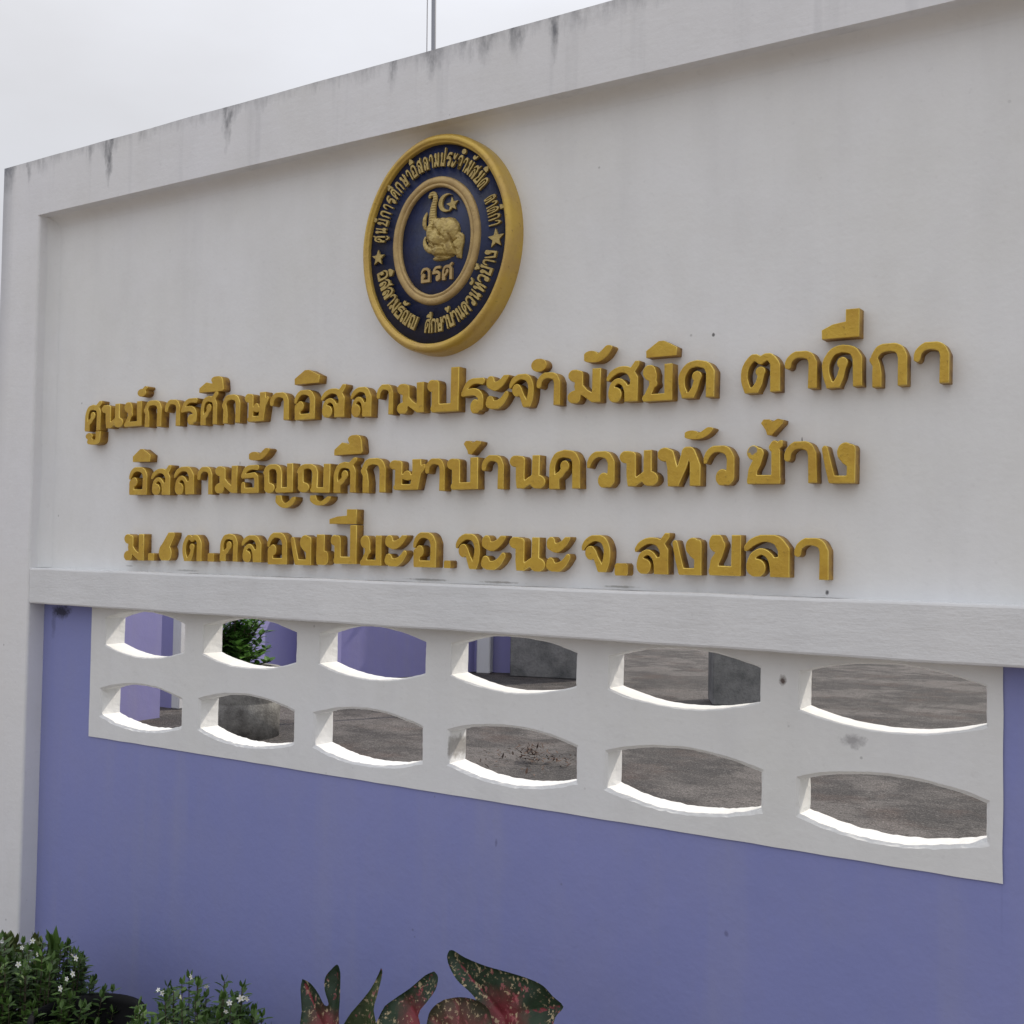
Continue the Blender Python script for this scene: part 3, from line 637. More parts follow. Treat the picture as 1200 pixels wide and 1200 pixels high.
# ------------------------------------------------------------------ emblem
EC = (1.162, 0.0, 2.117)
EM = empty('wall_emblem', EC, 'oval dark blue emblem with thick gold rim, elephant head, stars and ring of Thai letters', 'emblem')
def ering(name, prof, mat, n=96, cz=0.0, cap=False, jit=0.0):
    """ellipse ring; prof = [(rx, rz, y), ...]"""
    bm = bmesh.new(); rows = []
    for rx, rz, y in prof:
        row = []
        for k in range(n):
            a = 2 * math.pi * k / n; j = 1 + jit * noise.noise(Vector((math.cos(a) * 4, math.sin(a) * 4, rx * 30)))
            row.append(bm.verts.new((rx * j * math.cos(a), y, rz * j * math.sin(a) + cz)))
        rows.append(row)
    for a, b_ in zip(rows[:-1], rows[1:]):
        for k in range(n):
            bm.faces.new((a[k], a[(k + 1) % n], b_[(k + 1) % n], b_[k]))
    if cap: bm.faces.new(rows[-1])
    bmesh.ops.recalc_face_normals(bm, faces=bm.faces[:])
    o = from_bm(name, bm, mat, EM, smooth=True)
    return o
ering('rim', [(.212, .249, 0.001), (.211, .248, -.030), (.2085, .2455, -.040), (.204, .2405, -.0455), (.199, .2345, -.047), (.1965, .231, -.0455), (.1955, .230, -.0425), (.1935, .2275, -.043), (.1915, .2255, -.040), (.1905, .2245, -.030)], M['rim_gold'], jit=0.004)
ering('blue_field', [(.1925, .2265, -.020), (.1925, .2265, -.0325)], M['blue'], cap=True)
ering('inner_rim', [(.1225, .1455, -.0320), (.1215, .1445, -.0375), (.118, .141, -.0405), (.111, .134, -.0415), (.1065, .130, -.0395), (.1055, .129, -.0375), (.104, .1275, -.040), (.100, .1235, -.040), (.0975, .1215, -.0375), (.097, .121, -.032)], M['rose_gold'], cz=0.007, jit=0.006)
FYE = -0.0325
def relief_poly(name, pts, mat, h=0.006, y=FYE):
    cu = bpy.data.curves.new('outline', 'CURVE'); cu.dimensions = '2D'; cu.fill_mode = 'BOTH'
    sp = cu.splines.new('POLY'); sp.points.add(len(pts) - 1); sp.use_cyclic_u = True
    for p, q in zip(sp.points, pts): p.co = (q[0], q[1], 0, 1)
    cu.extrude = h / 2; cu.bevel_depth = 0.0009; cu.offset = -0.0006
    ob = bpy.data.objects.new('tmp', cu); C.objects.link(ob)
    dg = bpy.context.evaluated_depsgraph_get(); dg.update()
    me = bpy.data.meshes.new_from_object(ob.evaluated_get(dg)); bpy.data.objects.remove(ob); bpy.data.curves.remove(cu)
    for v in me.vertices: x, yy, z = v.co; v.co = (x, y - z - h * .3, yy)
    me.materials.clear(); me.materials.append(mat); me.name = name
    o = bpy.data.objects.new(name, me); link(o, EM); return o
def star(cx, cz, r, rot=0, sx=1.0):
    pts = []
    for k in range(10):
        a = math.pi / 2 + rot + k * math.pi / 5; rr = r if k % 2 == 0 else r * 0.42
        pts.append((cx + rr * math.cos(a) * sx, cz + rr * math.sin(a)))
    return relief_poly('star', pts, M['pale_gold'], 0.006)
star(-.165, -.012, .0185); star(.165, -.010, .0215, 0.05)
star(.046, .082, .0165, 0.1)
cr_pts = []
for k in range(17):
    a = math.radians(58 + (302 - 58) * k / 16); cr_pts.append((.030 + .0225 * math.cos(a), .0885 + .0205 * math.sin(a)))
for k in range(17):
    a = math.radians(292 - (292 - 68) * k / 16); cr_pts.append((.0365 + .0185 * math.cos(a), .0885 + .0175 * math.sin(a)))
relief_poly('crescent', cr_pts, M['pale_gold'])
for key, x0, x1 in (('อ', -.037, -.011), ('ร', -.005, .018), ('ศ', .022, .050)):
    o = bpy.data.objects.new('letter', glyph_mesh(key, 0.007, M['rose_gold'], n=64)); link(o, EM)
    o.location = (x0, FYE, -.086); o.scale = (x1 - x0, 1, .034)

# ring text.  (glyph, advance) : combining marks have advance 0
def ring_text(text, a0, a1, upright):
    """upright: bottom text, tops pointing at the centre; angle runs a0->a1 degrees"""
    units = []
    for ch in text:
        if ch in 'ิีั์้ํู' and units: units[-1][1].append(ch)
        else: units.append([ch, []])
    wd = {' ': 0.7, 'เ': 0.55, 'า': 0.75, 'ะ': 0.8, 'ญ': 1.25, 'ษ': 1.1}
    tot = sum(wd.get(u[0], 1.0) for u in units); acc = 0
    for ch, marks in units:
        w_ = wd.get(ch, 1.0); t = (acc + w_ / 2) / tot; acc += w_
        if ch == ' ': continue
        a = math.radians(a0 + (a1 - a0) * t)
        # base-line ellipse and outward normal
        if upright: ra, rb = .1725, .2035
        else: ra, rb = .147, .1715
        px, pz = ra * math.cos(a), rb * math.sin(a) + 0.002
        dxa, dza = -ra * math.sin(a), rb * math.cos(a)
        sp = math.hypot(dxa, dza) * abs(math.radians(a1 - a0)) / tot * w_
        tx, tz = dxa, dza
        L_ = math.hypot(tx, tz); tx, tz = tx / L_, tz / L_
        if not upright: tx, tz = -tx, -tz            # clockwise reading
        ang = math.atan2(tz, tx)
        h = .032; wg = sp * 0.84
        ups = (-math.sin(ang), math.cos(ang))
        def put(key, u0, u1, v0, v1):
            o = bpy.data.objects.new('letter', glyph_mesh(key, 0.0065, M['pale_gold'], n=56)); link(o, EM)
            c_, s_ = math.cos(ang), math.sin(ang)
            o.location = (px + c_ * u0 + ups[0] * v0, FYE, pz + s_ * u0 + ups[1] * v0)
            o.scale = (u1 - u0, 1, v1 - v0); o.rotation_euler = (0, -ang, 0)
        put(ch, -wg / 2, wg / 2, 0, h * (1.30 if ch == 'ป' else 1.0))
        for mk in marks:
            if mk == 'ู': put('ู2', -wg * .1, wg * .5, -h * .36, -h * .08)
            else:
                k2 = 'ี2' if mk == 'ี' else mk
                put(k2, -wg * .35, wg * .5, h * 1.08, h * 1.08 + h * (0.36 if mk in 'ํ์' else 0.42))
ring_text('ศูนย์การศีกษาอิสลามประจํามัสยิด', 174, 35, False)
ring_text('ตาดีกา', 27, 5, False)
ring_text('อิสลามธัญญ', 194, 252, True)
ring_text('ศีกษาบ้านควนหัวช้าง', 261, 349, True)

# elephant head in relief
def ball(bm, x, z, y, rx, rz, ry, rot=0.0):
    mtx = Matrix.Translation((x, y, z)) @ Matrix.Rotation(rot, 4, 'Y') @ Matrix.Diagonal((rx, ry, rz, 1))
    bmesh.ops.create_icosphere(bm, subdivisions=2, radius=1.0, matrix=mtx)
def chain(bm, pts, flat=0.8):
    """string of overlapping balls along a path: (x, z, r)"""
    P = smooth(pts, 8)
    for a, b_ in zip(P[:-1], P[1:]):
        n = max(1, int(math.hypot(b_[0] - a[0], b_[1] - a[1]) / 0.0016))
        for k in range(n):
            t = k / n; x, z, r = (a[i] + (b_[i] - a[i]) * t for i in range(3))
            ball(bm, x, z, FYE - 0.002 - r * 0.35, r, r, r * flat)
bm = bmesh.new(); Y0 = FYE
ball(bm, .036, .022, Y0 - .003, .033, .034, .021)                 # skull
ball(bm, .024, .040, Y0 - .007, .019, .015, .017)                 # brow
ball(bm, .010, .008, Y0 - .006, .026, .028, .020, 0.2)            # cheek
ball(bm, .018, -.016, Y0 - .004, .027, .020, .017)                # throat
ball(bm, .046, -.010, Y0 - .002, .020, .026, .015)                # neck
ball(bm, .018, -.033, Y0 + .001, .028, .008, .010)                # bust base
ball(bm, -.006, .024, Y0 - .008, .013, .026, .016, 0.08)          # root of the trunk
chain(bm, [(-.004, .020, .0125), (-.006, .040, .0115), (-.007, .058, .0105), (-.0065, .074, .0088), (-.004, .090, .0075), (-.001, .102, .0068), (-.005, .1125, .0062), (-.0125, .1140, .0056), (-.0172, .108, .0050)])
chain(bm, [(-.029, .018, .003), (-.030, .006, .0052), (-.024, -.006, .0068), (-.012, -.014, .008), (.004, -.016, .009)])   # lower lip
chain(bm, [(-.020, .010, .004), (-.010, .004, .005), (.002, .006, .004)], 0.9)                                             # tusk base
chain(bm, [(-.026, .072, .0035), (-.0305, .060, .0058), (-.031, .046, .0062), (-.027, .036, .004)], 0.6)                   # far ear
chain(bm, [(.052, .010, .004), (.066, .013, .0042), (.0755, .008, .0042), (.076, -.006, .0040), (.072, -.022, .0038), (.0715, -.042, .0024)], 1.3)   # ear edge
chain(bm, [(.050, .002, .0035), (.054, -.014, .0038), (.060, -.028, .0036), (.0705, -.040, .0026)], 1.2)
ball(bm, .060, -.006, Y0 - .006, .017, .020, .008, -0.12)
ball(bm, .064, -.022, Y0 - .005, .010, .020, .007, -0.15)
ball(bm, .008, .040, Y0 - .006, .017, .017, .017, 0.3)             # forehead running into the trunk
ball(bm, .022, .030, Y0 - .009, .020, .018, .017)         # ear leaf
ball(bm, .043, .010, Y0 - .013, .010, .014, .010, 0.5)            # temple fold
me0 = bpy.data.meshes.new('tmp'); bm.to_mesh(me0); bm.free()
ob = bpy.data.objects.new('tmp', me0); C.objects.link(ob)
rm = ob.modifiers.new('r', 'REMESH'); rm.mode = 'VOXEL'; rm.voxel_size = 0.0013
sm = ob.modifiers.new('s', 'SMOOTH'); sm.factor = 0.5; sm.iterations = 4
dg = bpy.context.evaluated_depsgraph_get(); dg.update()
me = bpy.data.meshes.new_from_object(ob.evaluated_get(dg)); bpy.data.objects.remove(ob)
me.name = 'elephant_head'; me.materials.clear(); me.materials.append(M['pale_gold'])
GROOVES = [(.047, .012, .052, -.004, .0022, .006), (.052, -.004, .063, -.036, .0020, .005), (.052, -.004, .064, .002, .0018, .004), (.056, -.016, .067, -.022, .0015, .003),
           (.012, .030, .022, .016, .0025, .004), (.022, .016, .034, .006, .0022, .004), (-.016, .006, .006, -.006, .0024, .006), (.006, -.006, .030, -.012, .002, .003), (.026, .050, .040, .040, .0020, .002),
           (.002, .052, .003, .030, .0018, .003), (-.014, -.028, .060, -.034, .0022, .003), (.030, -.012, .034, -.030, .002, .003)]
for v in me.vertices:
    d = noise.noise(v.co * 260) * 0.0007 + 0.0006 * noise.noise(v.co * 90)
    if -0.019 < v.co.x < 0.006 and v.co.z > 0.030: d += 0.0007 * math.sin(v.co.z * 1100)          # trunk rings
    ex, ez = (v.co.x - .0055) / .0035, (v.co.z - .037) / .0075
    q = ex * ex + ez * ez
    if q < 1: d -= 0.0045 * (1 - q)                                                      # eye slit
    for (ax, az, bx, bz, wd, dp) in GROOVES:
        ux, uz = bx - ax, bz - az; wx, wz = v.co.x - ax, v.co.z - az
        tt = max(0, min(1, (wx * ux + wz * uz) / (ux * ux + uz * uz))); r2 = (wx - ux * tt) ** 2 + (wz - uz * tt) ** 2
        d -= dp * math.exp(-r2 / (wd * wd))
    v.co.y -= d
for p in me.polygons: p.use_smooth = True
link(bpy.data.objects.new('elephant_head', me), EM)

# ------------------------------------------------------------------ plants in front
def add_leaf(verts, faces, tones, p, d, up, L_, Wd, tone, fold=0.25, droop=0.2):
    d = d.normalized(); side = d.cross(up)
    if side.length < 1e-3: side = d.cross(Vector((1, 0, 0)))
    side.normalize(); nrm = side.cross(d)
    i = len(verts)
    a = p; m1 = p + d * L_ * .35; m2 = p + d * L_ * .7 - nrm * droop * L_ * .15; t = p + d * L_ - nrm * droop * L_ * .4
    verts += [a, m1 + side * Wd * .5 + nrm * fold * Wd * .4, m1, m1 - side * Wd * .5 + nrm * fold * Wd * .4,
              m2 + side * Wd * .38 + nrm * fold * Wd * .3, m2, m2 - side * Wd * .38 + nrm * fold * Wd * .3, t]
    faces += [(i, i + 2, i + 1), (i, i + 3, i + 2), (i + 1, i + 2, i + 5, i + 4), (i + 2, i + 3, i + 6, i + 5), (i + 4, i + 5, i + 7), (i + 5, i + 6, i + 7)]
    tones += [tone] * 8
def mesh_obj(name, verts, faces, mat, parent, tones=None, smooth_=False):
    me = bpy.data.meshes.new(name); me.from_pydata([tuple(v) for v in verts], [], faces)
    if tones is not None:
        at = me.attributes.new('tone', 'FLOAT', 'POINT'); at.data.foreach_set('value', tones)
    me.materials.append(mat)
    if smooth_:
        for p in me.polygons: p.use_smooth = True
    o = bpy.data.objects.new(name, me); link(o, parent); return o
def stem_tube(bm, pts, r0, r1, seg=6):
    pts = [Vector(p) for p in pts]; rows = []
    for i, p in enumerate(pts):
        d = (pts[min(i + 1, len(pts) - 1)] - pts[max(i - 1, 0)]).normalized()
        s = d.cross(Vector((0.3, 1, 0.1))).normalized(); u = s.cross(d)
        r = r0 + (r1 - r0) * i / (len(pts) - 1)
        rows.append([bm.verts.new(p + (s * math.cos(2 * math.pi * k / seg) + u * math.sin(2 * math.pi * k / seg)) * r) for k in range(seg)])
    for a, b_ in zip(rows[:-1], rows[1:]):
        for k in range(seg): bm.faces.new((a[k], a[(k + 1) % seg], b_[(k + 1) % seg], b_[k]))
    bm.faces.new(rows[-1]); bm.faces.new(list(reversed(rows[0])))

def flower_mesh():
    bm = bmesh.new()
    for k in range(5):
        a = 2 * math.pi * k / 5
        d = Vector((math.cos(a), -0.15, math.sin(a))); s = Vector((-math.sin(a), 0, math.cos(a)))
        L_ = 0.0095; ps = [Vector((0, 0, 0)), d * L_ * .5 + s * L_ * .32, d * L_ + s * L_ * .22 + Vector((0, .001, 0)), d * L_ * 1.08, d * L_ - s * L_ * .22 + Vector((0, .001, 0)), d * L_ * .5 - s * L_ * .32]
        bm.faces.new([bm.verts.new(p) for p in ps])
    r = bmesh.ops.create_icosphere(bm, subdivisions=1, radius=0.0018, matrix=Matrix.Translation((0, -.0015, 0)))
    me = bpy.data.meshes.new('flower'); bm.to_mesh(me); bm.free(); me.materials.append(M['petal']); me.materials.append(M['yolk'])
    for p in me.polygons:
        if len(p.vertices) == 3: p.material_index = 1
    return me
FLO = flower_mesh()

def bush(name, cx, cy, label, rx, ry, h, nst, leafs, flowers, shoots=(), seed=1, LL=0.026, WW=0.011, mat='leaf'):
    rnd = random.Random(seed)
    root = empty(name, (cx, cy, 0), label, 'bush')
    verts, faces, tones = [], [], []; bm = bmesh.new()
    for s in range(nst):
        a = rnd.uniform(0, 2 * math.pi); q = math.sqrt(rnd.random())
        tip = Vector((math.cos(a) * rx * q, math.sin(a) * ry * q, 0))
        hh = h * (1 - 0.28 * q ** 3) * rnd.uniform(0.80, 1.03); tip.z = hh
        base = Vector((tip.x * .25, tip.y * .25, 0)); mid = Vector((tip.x * .8, tip.y * .8, hh * .55))
        path = smooth([tuple(base), tuple(mid), tuple(tip)], 5); path = [Vector(p) for p in path]
        stem_tube(bm, path[::2] if len(path[::2]) > 1 else path, 0.0022, 0.0010, 4)
        nl = leafs
        for k in range(nl):
            t = 0.35 + 0.65 * (k + rnd.random()) / nl
            f = t * (len(path) - 1); i = min(int(f), len(path) - 2); p = path[i].lerp(path[i + 1], f - i)
            az = k * 2.4 + rnd.uniform(-.4, .4)
            d = Vector((math.cos(az), math.sin(az), rnd.uniform(0.0, 0.9)))
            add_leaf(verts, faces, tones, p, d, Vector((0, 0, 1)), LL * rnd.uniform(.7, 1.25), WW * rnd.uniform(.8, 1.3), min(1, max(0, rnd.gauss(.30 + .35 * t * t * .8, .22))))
        for k in range(3):
            az = rnd.uniform(0, 6.28); add_leaf(verts, faces, tones, path[-1], Vector((math.cos(az) * .5, math.sin(az) * .5, 1)), Vector((math.cos(az), math.sin(az), 0)), LL * .8, WW * .8, rnd.uniform(.4, 1))
    from_bm('stems', bm, M['stem'], root)['kind'] = 'stuff'
    o = mesh_obj('foliage', verts, faces, M[mat], root, tones); o['kind'] = 'stuff'
    for (fx, fy, fz) in flowers:
        f = bpy.data.objects.new('flower', FLO); link(f, root); f.location = (fx - cx, fy - cy, fz)
        f.rotation_euler = (rnd.uniform(-.7, .1), rnd.uniform(0, 6.28), rnd.uniform(-.2, .9)); s = rnd.uniform(.5, .8); f.scale = (s, s, s)
    for (sx, sy, z0, z1, wd) in shoots:
        v2, f2, t2 = [], [], []
        for q in range(5):
            add_leaf(v2, f2, t2, Vector((sx - cx + rnd.uniform(-.008, .008), sy - cy + rnd.uniform(-.01, .01), z0 + (z1 - z0) * q * .14)), Vector((rnd.uniform(-.25, .25), rnd.uniform(-.25, .25), 1)), Vector((rnd.uniform(-1, 1), 1, 0)), (z1 - z0) * (1 - q * .14), wd, rnd.random())
        mesh_obj('shoot', v2, f2, M['leaf'], root, t2)
    return root
f1 = [(0.258, 0.473), (0.314, 0.468), (0.282, 0.446), (0.316, 0.504), (0.443, 0.493), (0.462, 0.491), (0.490, 0.470), (0.470, 0.455), (0.431, 0.421), (0.356, 0.348)]
f2 = [(0.769, 0.495), (0.79, 0.495), (0.849, 0.534), (0.891, 0.522), (0.954, 0.502), (0.976, 0.499), (1.01, 0.525), (0.995, 0.523), (0.722, 0.439)]
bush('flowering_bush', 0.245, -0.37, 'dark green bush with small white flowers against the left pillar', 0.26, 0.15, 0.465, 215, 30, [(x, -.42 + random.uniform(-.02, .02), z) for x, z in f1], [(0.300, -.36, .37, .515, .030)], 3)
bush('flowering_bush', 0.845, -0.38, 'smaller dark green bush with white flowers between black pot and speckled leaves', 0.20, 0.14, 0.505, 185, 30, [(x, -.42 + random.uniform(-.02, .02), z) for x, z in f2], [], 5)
# olive leaves at the left border belong to a second plant behind the first bush
bush('leafy_shrub', 0.02, -0.28, 'pale olive leafed shrub behind the left flowering bush at picture edge', 0.13, 0.10, 0.435, 30, 16, [], [], 8, 0.045, 0.022, 'shoot')

def lathe(name, prof, mat, parent, n=40, loc=(0, 0, 0)):
    bm = bmesh.new(); rows = []
    for r, z in prof:
        rows.append([bm.verts.new((r * math.cos(2 * math.pi * k / n), r * math.sin(2 * math.pi * k / n), z)) for k in range(n)])
    for a, b_ in zip(rows[:-1], rows[1:]):
        for k in range(n): bm.faces.new((a[k], a[(k + 1) % n], b_[(k + 1) % n], b_[k]))
    bm.faces.new(rows[-1]); bm.faces.new(list(reversed(rows[0])))
    bmesh.ops.recalc_face_normals(bm, faces=bm.faces[:])
    o = from_bm(name, bm, mat, parent, smooth=False); o.location = loc
    for p in o.data.polygons: p.use_smooth = len(p.vertices) == 4
    return o
POT = empty('plant_pot', (0.50, -0.40, 0), 'large empty black plastic pot between the two flowering bushes', 'plant pot')
lathe('pot_shell', [(.085, 0), (.112, .345), (.124, .345), (.126, .372), (.116, .374), (.113, .355), (.104, .28)], M['black'], POT)
lathe('soil', [(.103, .27), (.105, .285)], M['soil'], POT)

# speckled caladium leaves
CAL = {
'A': (-0.34, 'cal_dark', [(1.085, 0.559), (1.108, 0.556), (1.134, 0.54), (1.153, 0.522), (1.162, 0.527), (1.15, 0.552), (1.149, 0.575), (1.162, 0.594), (1.178, 0.608), (1.187, 0.593), (1.19, 0.56), (1.191, 0.519), (1.189, 0.452), (1.101, 0.43), (1.092, 0.496), (1.083, 0.537)], [[(1.173, 0.465), (1.178, 0.591)], [(1.164, 0.463), (1.095, 0.548)]], (1.160, .47)),
'B': (-0.30, 'cal_green', [(1.256, 0.606), (1.26, 0.597), (1.251, 0.553), (1.243, 0.518), (1.257, 0.464), (1.154, 0.43), (1.175, 0.486), (1.207, 0.527), (1.233, 0.561)], [[(1.209, 0.452), (1.254, 0.595)]], (1.21, .40)),
'C': (-0.32, 'cal_dark', [(1.407, 0.637), (1.417, 0.628), (1.412, 0.603), (1.392, 0.575), (1.373, 0.546), (1.384, 0.493), (1.27, 0.465), (1.285, 0.534), (1.31, 0.561), (1.351, 0.593), (1.385, 0.624)], [[(1.394, 0.516), (1.352, 0.561), (1.405, 0.633)]], (1.375, .53)),
'D': (-0.36, 'cal_red', [(1.461, 0.608), (1.49, 0.619), (1.519, 0.624), (1.547, 0.621), (1.566, 0.604), (1.558, 0.55), (1.434, 0.519), (1.425, 0.564), (1.438, 0.59)], [[(1.511, 0.538), (1.49, 0.61)], [(1.511, 0.538), (1.557, 0.595)], [(1.511, 0.538), (1.439, 0.567)]], (1.50, .56)),
'E': (-0.33, 'cal_dark', [(1.449, 0.688), (1.459, 0.69), (1.486, 0.682), (1.534, 0.676), (1.586, 0.675), (1.626, 0.673), (1.655, 0.667), (1.676, 0.653), (1.697, 0.64), (1.68, 0.618), (1.664, 0.58), (1.611, 0.538), (1.537, 0.527), (1.521, 0.584), (1.513, 0.61), (1.493, 0.624), (1.468, 0.637), (1.45, 0.658), (1.444, 0.676)], [[(1.573, 0.596), (1.531, 0.625), (1.467, 0.673)], [(1.573, 0.596), (1.689, 0.638)], [(1.573, 0.596), (1.593, 0.54)], [(1.573, 0.596), (1.617, 0.659)]], (1.573, .596)),
}
CALR = empty('speckled_caladium', (1.38, -0.33, 0), 'broad leafed plant with dark green leaves, red veins and pale speckles', 'plant')
def seg_d(px, pz, a, b_):
    ex, ez = b_[0] - a[0], b_[1] - a[1]; wx, wz = px - a[0], pz - a[1]
    t = max(0, min(1, (wx * ex + wz * ez) / (ex * ex + ez * ez + 1e-12)))
    return math.hypot(wx - ex * t, wz - ez * t)
for nm, (yy, mt, poly, veins, hub) in CAL.items():
    pts = [p[:2] for p in smooth([(x, z, 0) for x, z in poly] + [(poly[0][0], poly[0][1], 0)], 3)][:-1]
    xs_ = [p[0] for p in pts]; zs_ = [p[1] for p in pts]
    nb = len(pts); grid = []
    def inside(x, z):
        c = False
        for i in range(nb):
            (x1, z1), (x2, z2) = pts[i], pts[i - 1]
            if (z1 > z) != (z2 > z) and x < (x2 - x1) * (z - z1) / (z2 - z1) + x1: c = not c
        return c
    st = 0.006; x = min(xs_)
    while x < max(xs_):
        z = min(zs_)
        while z < max(zs_):
            if inside(x, z) and min(math.hypot(x - a, z - b_) for a, b_ in pts) > st * .6: grid.append((x, z))
            z += st
        x += st
    allp = [Vector(p) for p in pts] + [Vector(p) for p in grid]
    v_, e_, f_, *_r = delaunay_2d_cdt(allp, [], [list(range(nb))], 1, 1e-6)
    V, vein, hubd = [], [], []
    for p in v_:
        dv = min(seg_d(p.x, p.y, a, b_) for ln in veins for a, b_ in zip(ln[:-1], ln[1:]))
        de = min(math.hypot(p.x - a, p.y - b_) for a, b_ in pts)
        y = yy - 0.25 * (p.x - hub[0]) * 0.5 + 0.35 * (p.y - hub[1]) - 0.35 * dv + 0.006 * noise.noise(Vector((p.x * 25, p.y * 25, ord(nm)))) - 0.004 * math.exp(-de * 200)
        dy_ = y - yy
        V.append((p.x - .69 * dy_ - CALR.location.x, y - CALR.location.y, p.y - .45 * dy_)); vein.append(dv); hubd.append(math.hypot(p.x - hub[0], p.y - hub[1]))
    me = bpy.data.meshes.new('leaf'); me.from_pydata(V, [], [tuple(f) for f in f_])
    for an, vals in (('vein', vein), ('hub', hubd)):
        at = me.attributes.new(an, 'FLOAT', 'POINT'); at.data.foreach_set('value', vals)
    me.materials.append(M[mt])
    for p in me.polygons: p.use_smooth = True
    o = bpy.data.objects.new('leaf', me); link(o, CALR)
    if nm == 'B': o['label'] = 'narrow folded pale green leaf'
    if nm == 'D': o['label'] = 'small round reddish speckled leaf'
    bm = bmesh.new()
    hx, hz = hub
    stem_tube(bm, [(hx - CALR.location.x, yy - CALR.location.y + .008, hz - .02), (hx * .6 + 1.38 * .4 - CALR.location.x, .01, hz * .5), (random.uniform(-.04, .04), 0.0, 0)], .0035, .006, 6)
    from_bm('leaf_stalk', bm, M['petiole'], CALR, smooth=True)

# ------------------------------------------------------------------ yard behind the wall
def wall_run(name, pts, h, th, mat, label, cat='wall', cap=False):
    root = empty(name, (pts[0][0], pts[0][1], 0), label, cat)
    for a, b_ in zip(pts[:-1], pts[1:]):
        a, b_ = Vector((*a, 0)), Vector((*b_, 0)); d = (b_ - a); L_ = d.length; d.normalize(); nrm = Vector((-d.y, d.x, 0))
        bm = bmesh.new(); bmesh.ops.create_cube(bm, size=1)
        for v in bm.verts:
            p = a + d * ((v.co.x + .5) * L_) + nrm * (v.co.y + .5) * th; v.co = Vector((p.x, p.y, (v.co.z + .5) * h)) - root.location
        from_bm('wall_section', bm, mat, root)
        if cap:
            bm = bmesh.new(); bmesh.ops.create_cube(bm, size=1)
            for v in bm.verts:
                p = a + d * ((v.co.x + .5) * L_) + nrm * ((v.co.y + .5) * (th + .06) - .03); v.co = Vector((p.x, p.y, h + (v.co.z + .5) * .05)) - root.location
            from_bm('coping', bm, M['far_white'], root)
    return root
def box_thing(name, x, y, wx, wy, h, rot, mat, label, cat, part='shaft', capm=None):
    root = empty(name, (x, y, 0), label, cat); root.rotation_euler = (0, 0, rot)
    bm = bmesh.new(); bmesh.ops.create_cube(bm, size=1, matrix=Matrix.Translation((0, 0, h / 2)) @ Matrix.Diagonal((wx, wy, h, 1)))
    bmesh.ops.bevel(bm, geom=list(bm.edges), offset=.012, segments=1, affect='EDGES')
    from_bm(part, bm, mat, root)
    bm = bmesh.new(); bmesh.ops.create_cube(bm, size=1, matrix=Matrix.Translation((0, 0, h + .03)) @ Matrix.Diagonal((wx + .06, wy + .06, .058, 1)))
    bmesh.ops.bevel(bm, geom=list(bm.edges), offset=.012, segments=1, affect='EDGES')
    from_bm('cap', bm, capm or mat, root)
    return root
H2 = 1.9
wall_run('boundary_wall', [(-4.9, -3.0)  , (-4.9, 4.32)], H2, 0.15, M['far_purple'], 'lilac yard wall seen through the leftmost pair of vent openings', 'boundary wall')
wall_run('boundary_wall', [(-6.2, 4.75), (-5.25, 4.75)], 1.95, 0.12, M['far_purple'], 'narrow shaded lilac wall just behind the slim white pier', 'boundary wall')
box_thing('gate_pier', -5.19, 4.79, .10, .14, 2.1, 0.0, M['far_white'], 'slim white pier at the end of the near lilac yard wall', 'pier')
wall_run('boundary_wall', [(-5.56, 6.60), (-5.10, 6.60)], 1.32, 0.15, M['far_purple'], 'short hidden lilac wall added to cast diagonal shade behind the potted shrub', 'boundary wall')  # hidden from the camera, added only to cast shade on the next wall
wall_run('boundary_wall', [(-5.10, 4.97), (-5.59, 6.69), (-5.02, 8.97), (-3.9, 9.40)], 2.15, 0.15, M['far_purple'], 'farther lilac yard wall behind the potted shrub and white pier', 'boundary wall')
box_thing('gate_pier', -4.84, 8.92, .16, .16, 2.3, 0.35, M['far_white'], 'white pier against the farther lilac wall beside grey concrete block', 'pier')
box_thing('concrete_block', -4.05, 9.20, .95, .5, 1.7, 0.3, M['concrete'], 'wide dark grey concrete block in shade beside the white pier', 'concrete block')
box_thing('concrete_pier', -1.50, 8.42, .62, .5, 1.6, 0.5, M['concrete'], 'dark grey concrete pier alone on the asphalt behind the fifth vent column', 'concrete pier')

PL = empty('round_planter', (-3.79, 4.10, 0), 'round grey concrete ring planter standing on the asphalt behind the wall', 'planter')
lathe('ring', [(.325, 0), (.33, .26), (.328, .265), (.33, .27), (.332, .49), (.33, .51), (.27, .51), (.265, .44)], M['planter'], PL, 48)
lathe('soil', [(.264, .42), (.262, .435)], M['soil'], PL)
sh = empty('potted_shrub', (-3.79, 4.07, 0.435), 'bright green leafy shrub growing in the round concrete planter', 'shrub')
verts, faces, tones = [], [], []; bm = bmesh.new(); rnd = random.Random(21)
for s in range(80):
    a = rnd.uniform(0, 6.28); q = rnd.random() ** .6
    tip = Vector((math.cos(a) * .29 * q, math.sin(a) * .29 * q, rnd.uniform(.16, .60) * (1.05 - .35 * q)))
    mid = Vector((tip.x * .4, tip.y * .4, tip.z * .55)); path = [Vector(p) for p in smooth([(0, 0, 0), tuple(mid), tuple(tip)], 4)]
    stem_tube(bm, path[::2], .006, .003, 5)
    for k in range(20):
        t = .35 + .65 * (k + rnd.random()) / 20; f = t * (len(path) - 1); i = min(int(f), len(path) - 2); p = path[i].lerp(path[i + 1], f - i)
        az = k * 2.4 + rnd.uniform(-.5, .5)
        add_leaf(verts, faces, tones, p, Vector((math.cos(az), math.sin(az), rnd.uniform(-.1, .9))), Vector((0, 0, 1)), rnd.uniform(.065, .10), rnd.uniform(.036, .052), rnd.random())
from_bm('branches', bm, M['stem'], sh)['kind'] = 'stuff'
mesh_obj('foliage', verts, faces, M['far_leaf'], sh, tones)['kind'] = 'stuff'

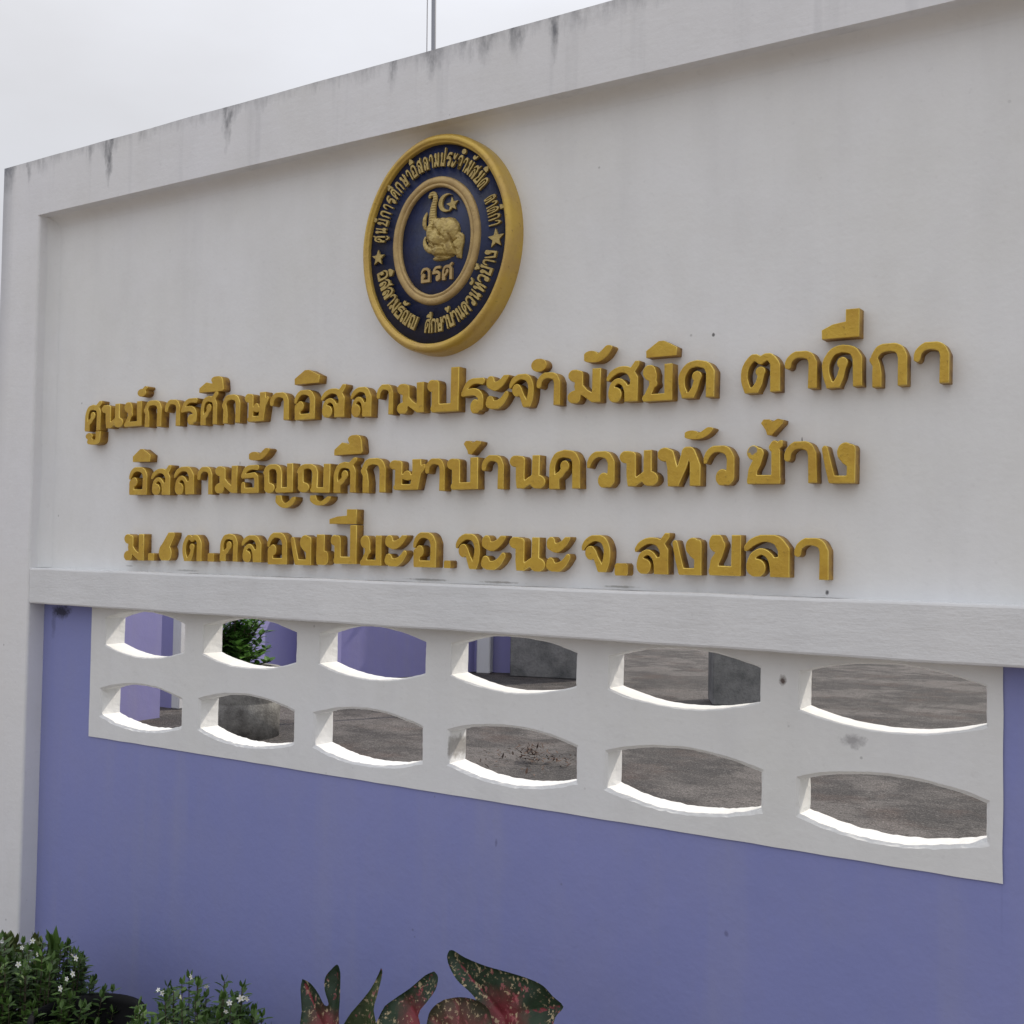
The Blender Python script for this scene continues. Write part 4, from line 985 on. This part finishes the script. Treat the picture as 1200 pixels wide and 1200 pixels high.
# heap of dry leaves and soil
m, t, b = new_mat('dry_leaf_litter'); g = G(t)
at = g.n('ShaderNodeAttribute', attribute_name='tone'); g.l(g.mix(at.outputs['Fac'], (0.022, 0.012, 0.008), (0.11, 0.065, 0.045)), b.inputs['Base Color']); b.inputs['Roughness'].default_value = .9; M['litter'] = m
verts, faces, tones = [], [], []
for k in range(300):
    a = rnd.uniform(0, 6.28); q = abs(rnd.gauss(0, .30)); x, y = -1.45 + math.cos(a) * q * .75, 4.55 + math.sin(a) * q * .55
    z = .012 + .10 * math.exp(-(q / .4) ** 2) * rnd.random()
    add_leaf(verts, faces, tones, Vector((x, y, z)), Vector((rnd.uniform(-1, 1), rnd.uniform(-1, 1), rnd.uniform(-.2, .5))), Vector((rnd.uniform(-.4, .4), 0, 1)), rnd.uniform(.02, .05), rnd.uniform(.006, .018), rnd.random() ** 1.6)
lt = mesh_obj('leaf_litter', verts, faces, M['litter'], None, tones); tag(lt, 'low heap of dry brown leaves swept together on the asphalt', 'leaf litter', None, 'stuff')

# flagpole with its halyard
FP = empty('flagpole', (-3.318, 5.886, 0), 'thin grey metal flagpole rising above the wall top against the sky', 'flagpole')
FP.rotation_euler = (0.0073, -0.0111, 0)      # it leans a little
lathe('pole', [(.030, 0), (.0215, 3), (.020, 9.0), (.015, 9.02)], M['pole'], FP, 16)
lathe('base_plate', [(.14, 0), (.14, .02), (.06, .03)], M['pole'], FP, 20)
lathe('finial', [(.01, 9.02), (.05, 9.06), (.05, 9.10), (.01, 9.14)], M['pole'], FP, 14)
bm = bmesh.new(); stem_tube(bm, [(-.055, -.036, 1.2), (-.052, -.034, 5), (-.04, -.02, 8.95)], .0045, .0045, 6); from_bm('halyard', bm, M['rope'], FP)

# distant tree at the left border
def tree(x, y, h, r, label, seed):
    rnd = random.Random(seed); root = empty('leafy_tree', (x, y, 0), label, 'tree')
    bm = bmesh.new(); stem_tube(bm, [(0, 0, 0), (.05, 0, h * .4), (0, .05, h * .75)], .12, .05, 10)
    for k in range(6):
        a = k * 1.05; stem_tube(bm, [(0.02, 0, h * (.45 + .04 * k)), (math.cos(a) * r * .4, math.sin(a) * r * .4, h * (.62 + .04 * k)), (math.cos(a) * r * .8, math.sin(a) * r * .8, h * (.72 + .04 * k))], .04, .012, 6)
    from_bm('trunk', bm, M['stem'], root, smooth=True)
    verts, faces, tones = [], [], []
    cl = [(Vector((rnd.gauss(0, .45) * r, rnd.gauss(0, .45) * r, h * .8 + rnd.gauss(0, .4) * r)), rnd.uniform(.25, .45) * r) for _ in range(26)]
    for c, cr_ in cl:
        for k in range(90):
            d = Vector((rnd.gauss(0, 1), rnd.gauss(0, 1), rnd.gauss(0, 1))).normalized() * cr_ * rnd.random() ** .4
            add_leaf(verts, faces, tones, c + d, Vector((rnd.gauss(0, 1), rnd.gauss(0, 1), rnd.gauss(0, .6))), Vector((0, 0, 1)), .12, .06, rnd.random())
    mesh_obj('crown', verts, faces, M['tree_leaf'], root, tones)['kind'] = 'stuff'
# direction to the left picture edge, 24 m away
rx, ry = 0.8360, 0.5484; fx, fy = -0.5486, 0.8355
dd, lat = 24.0, (-62 - 600) / 1359.8 * 24.0
tree(2.734 + fx * dd + rx * lat, -2.098 + fy * dd + ry * lat, 5.9, 1.15, 'distant dark leafy tree just past the left end of the wall', 4)
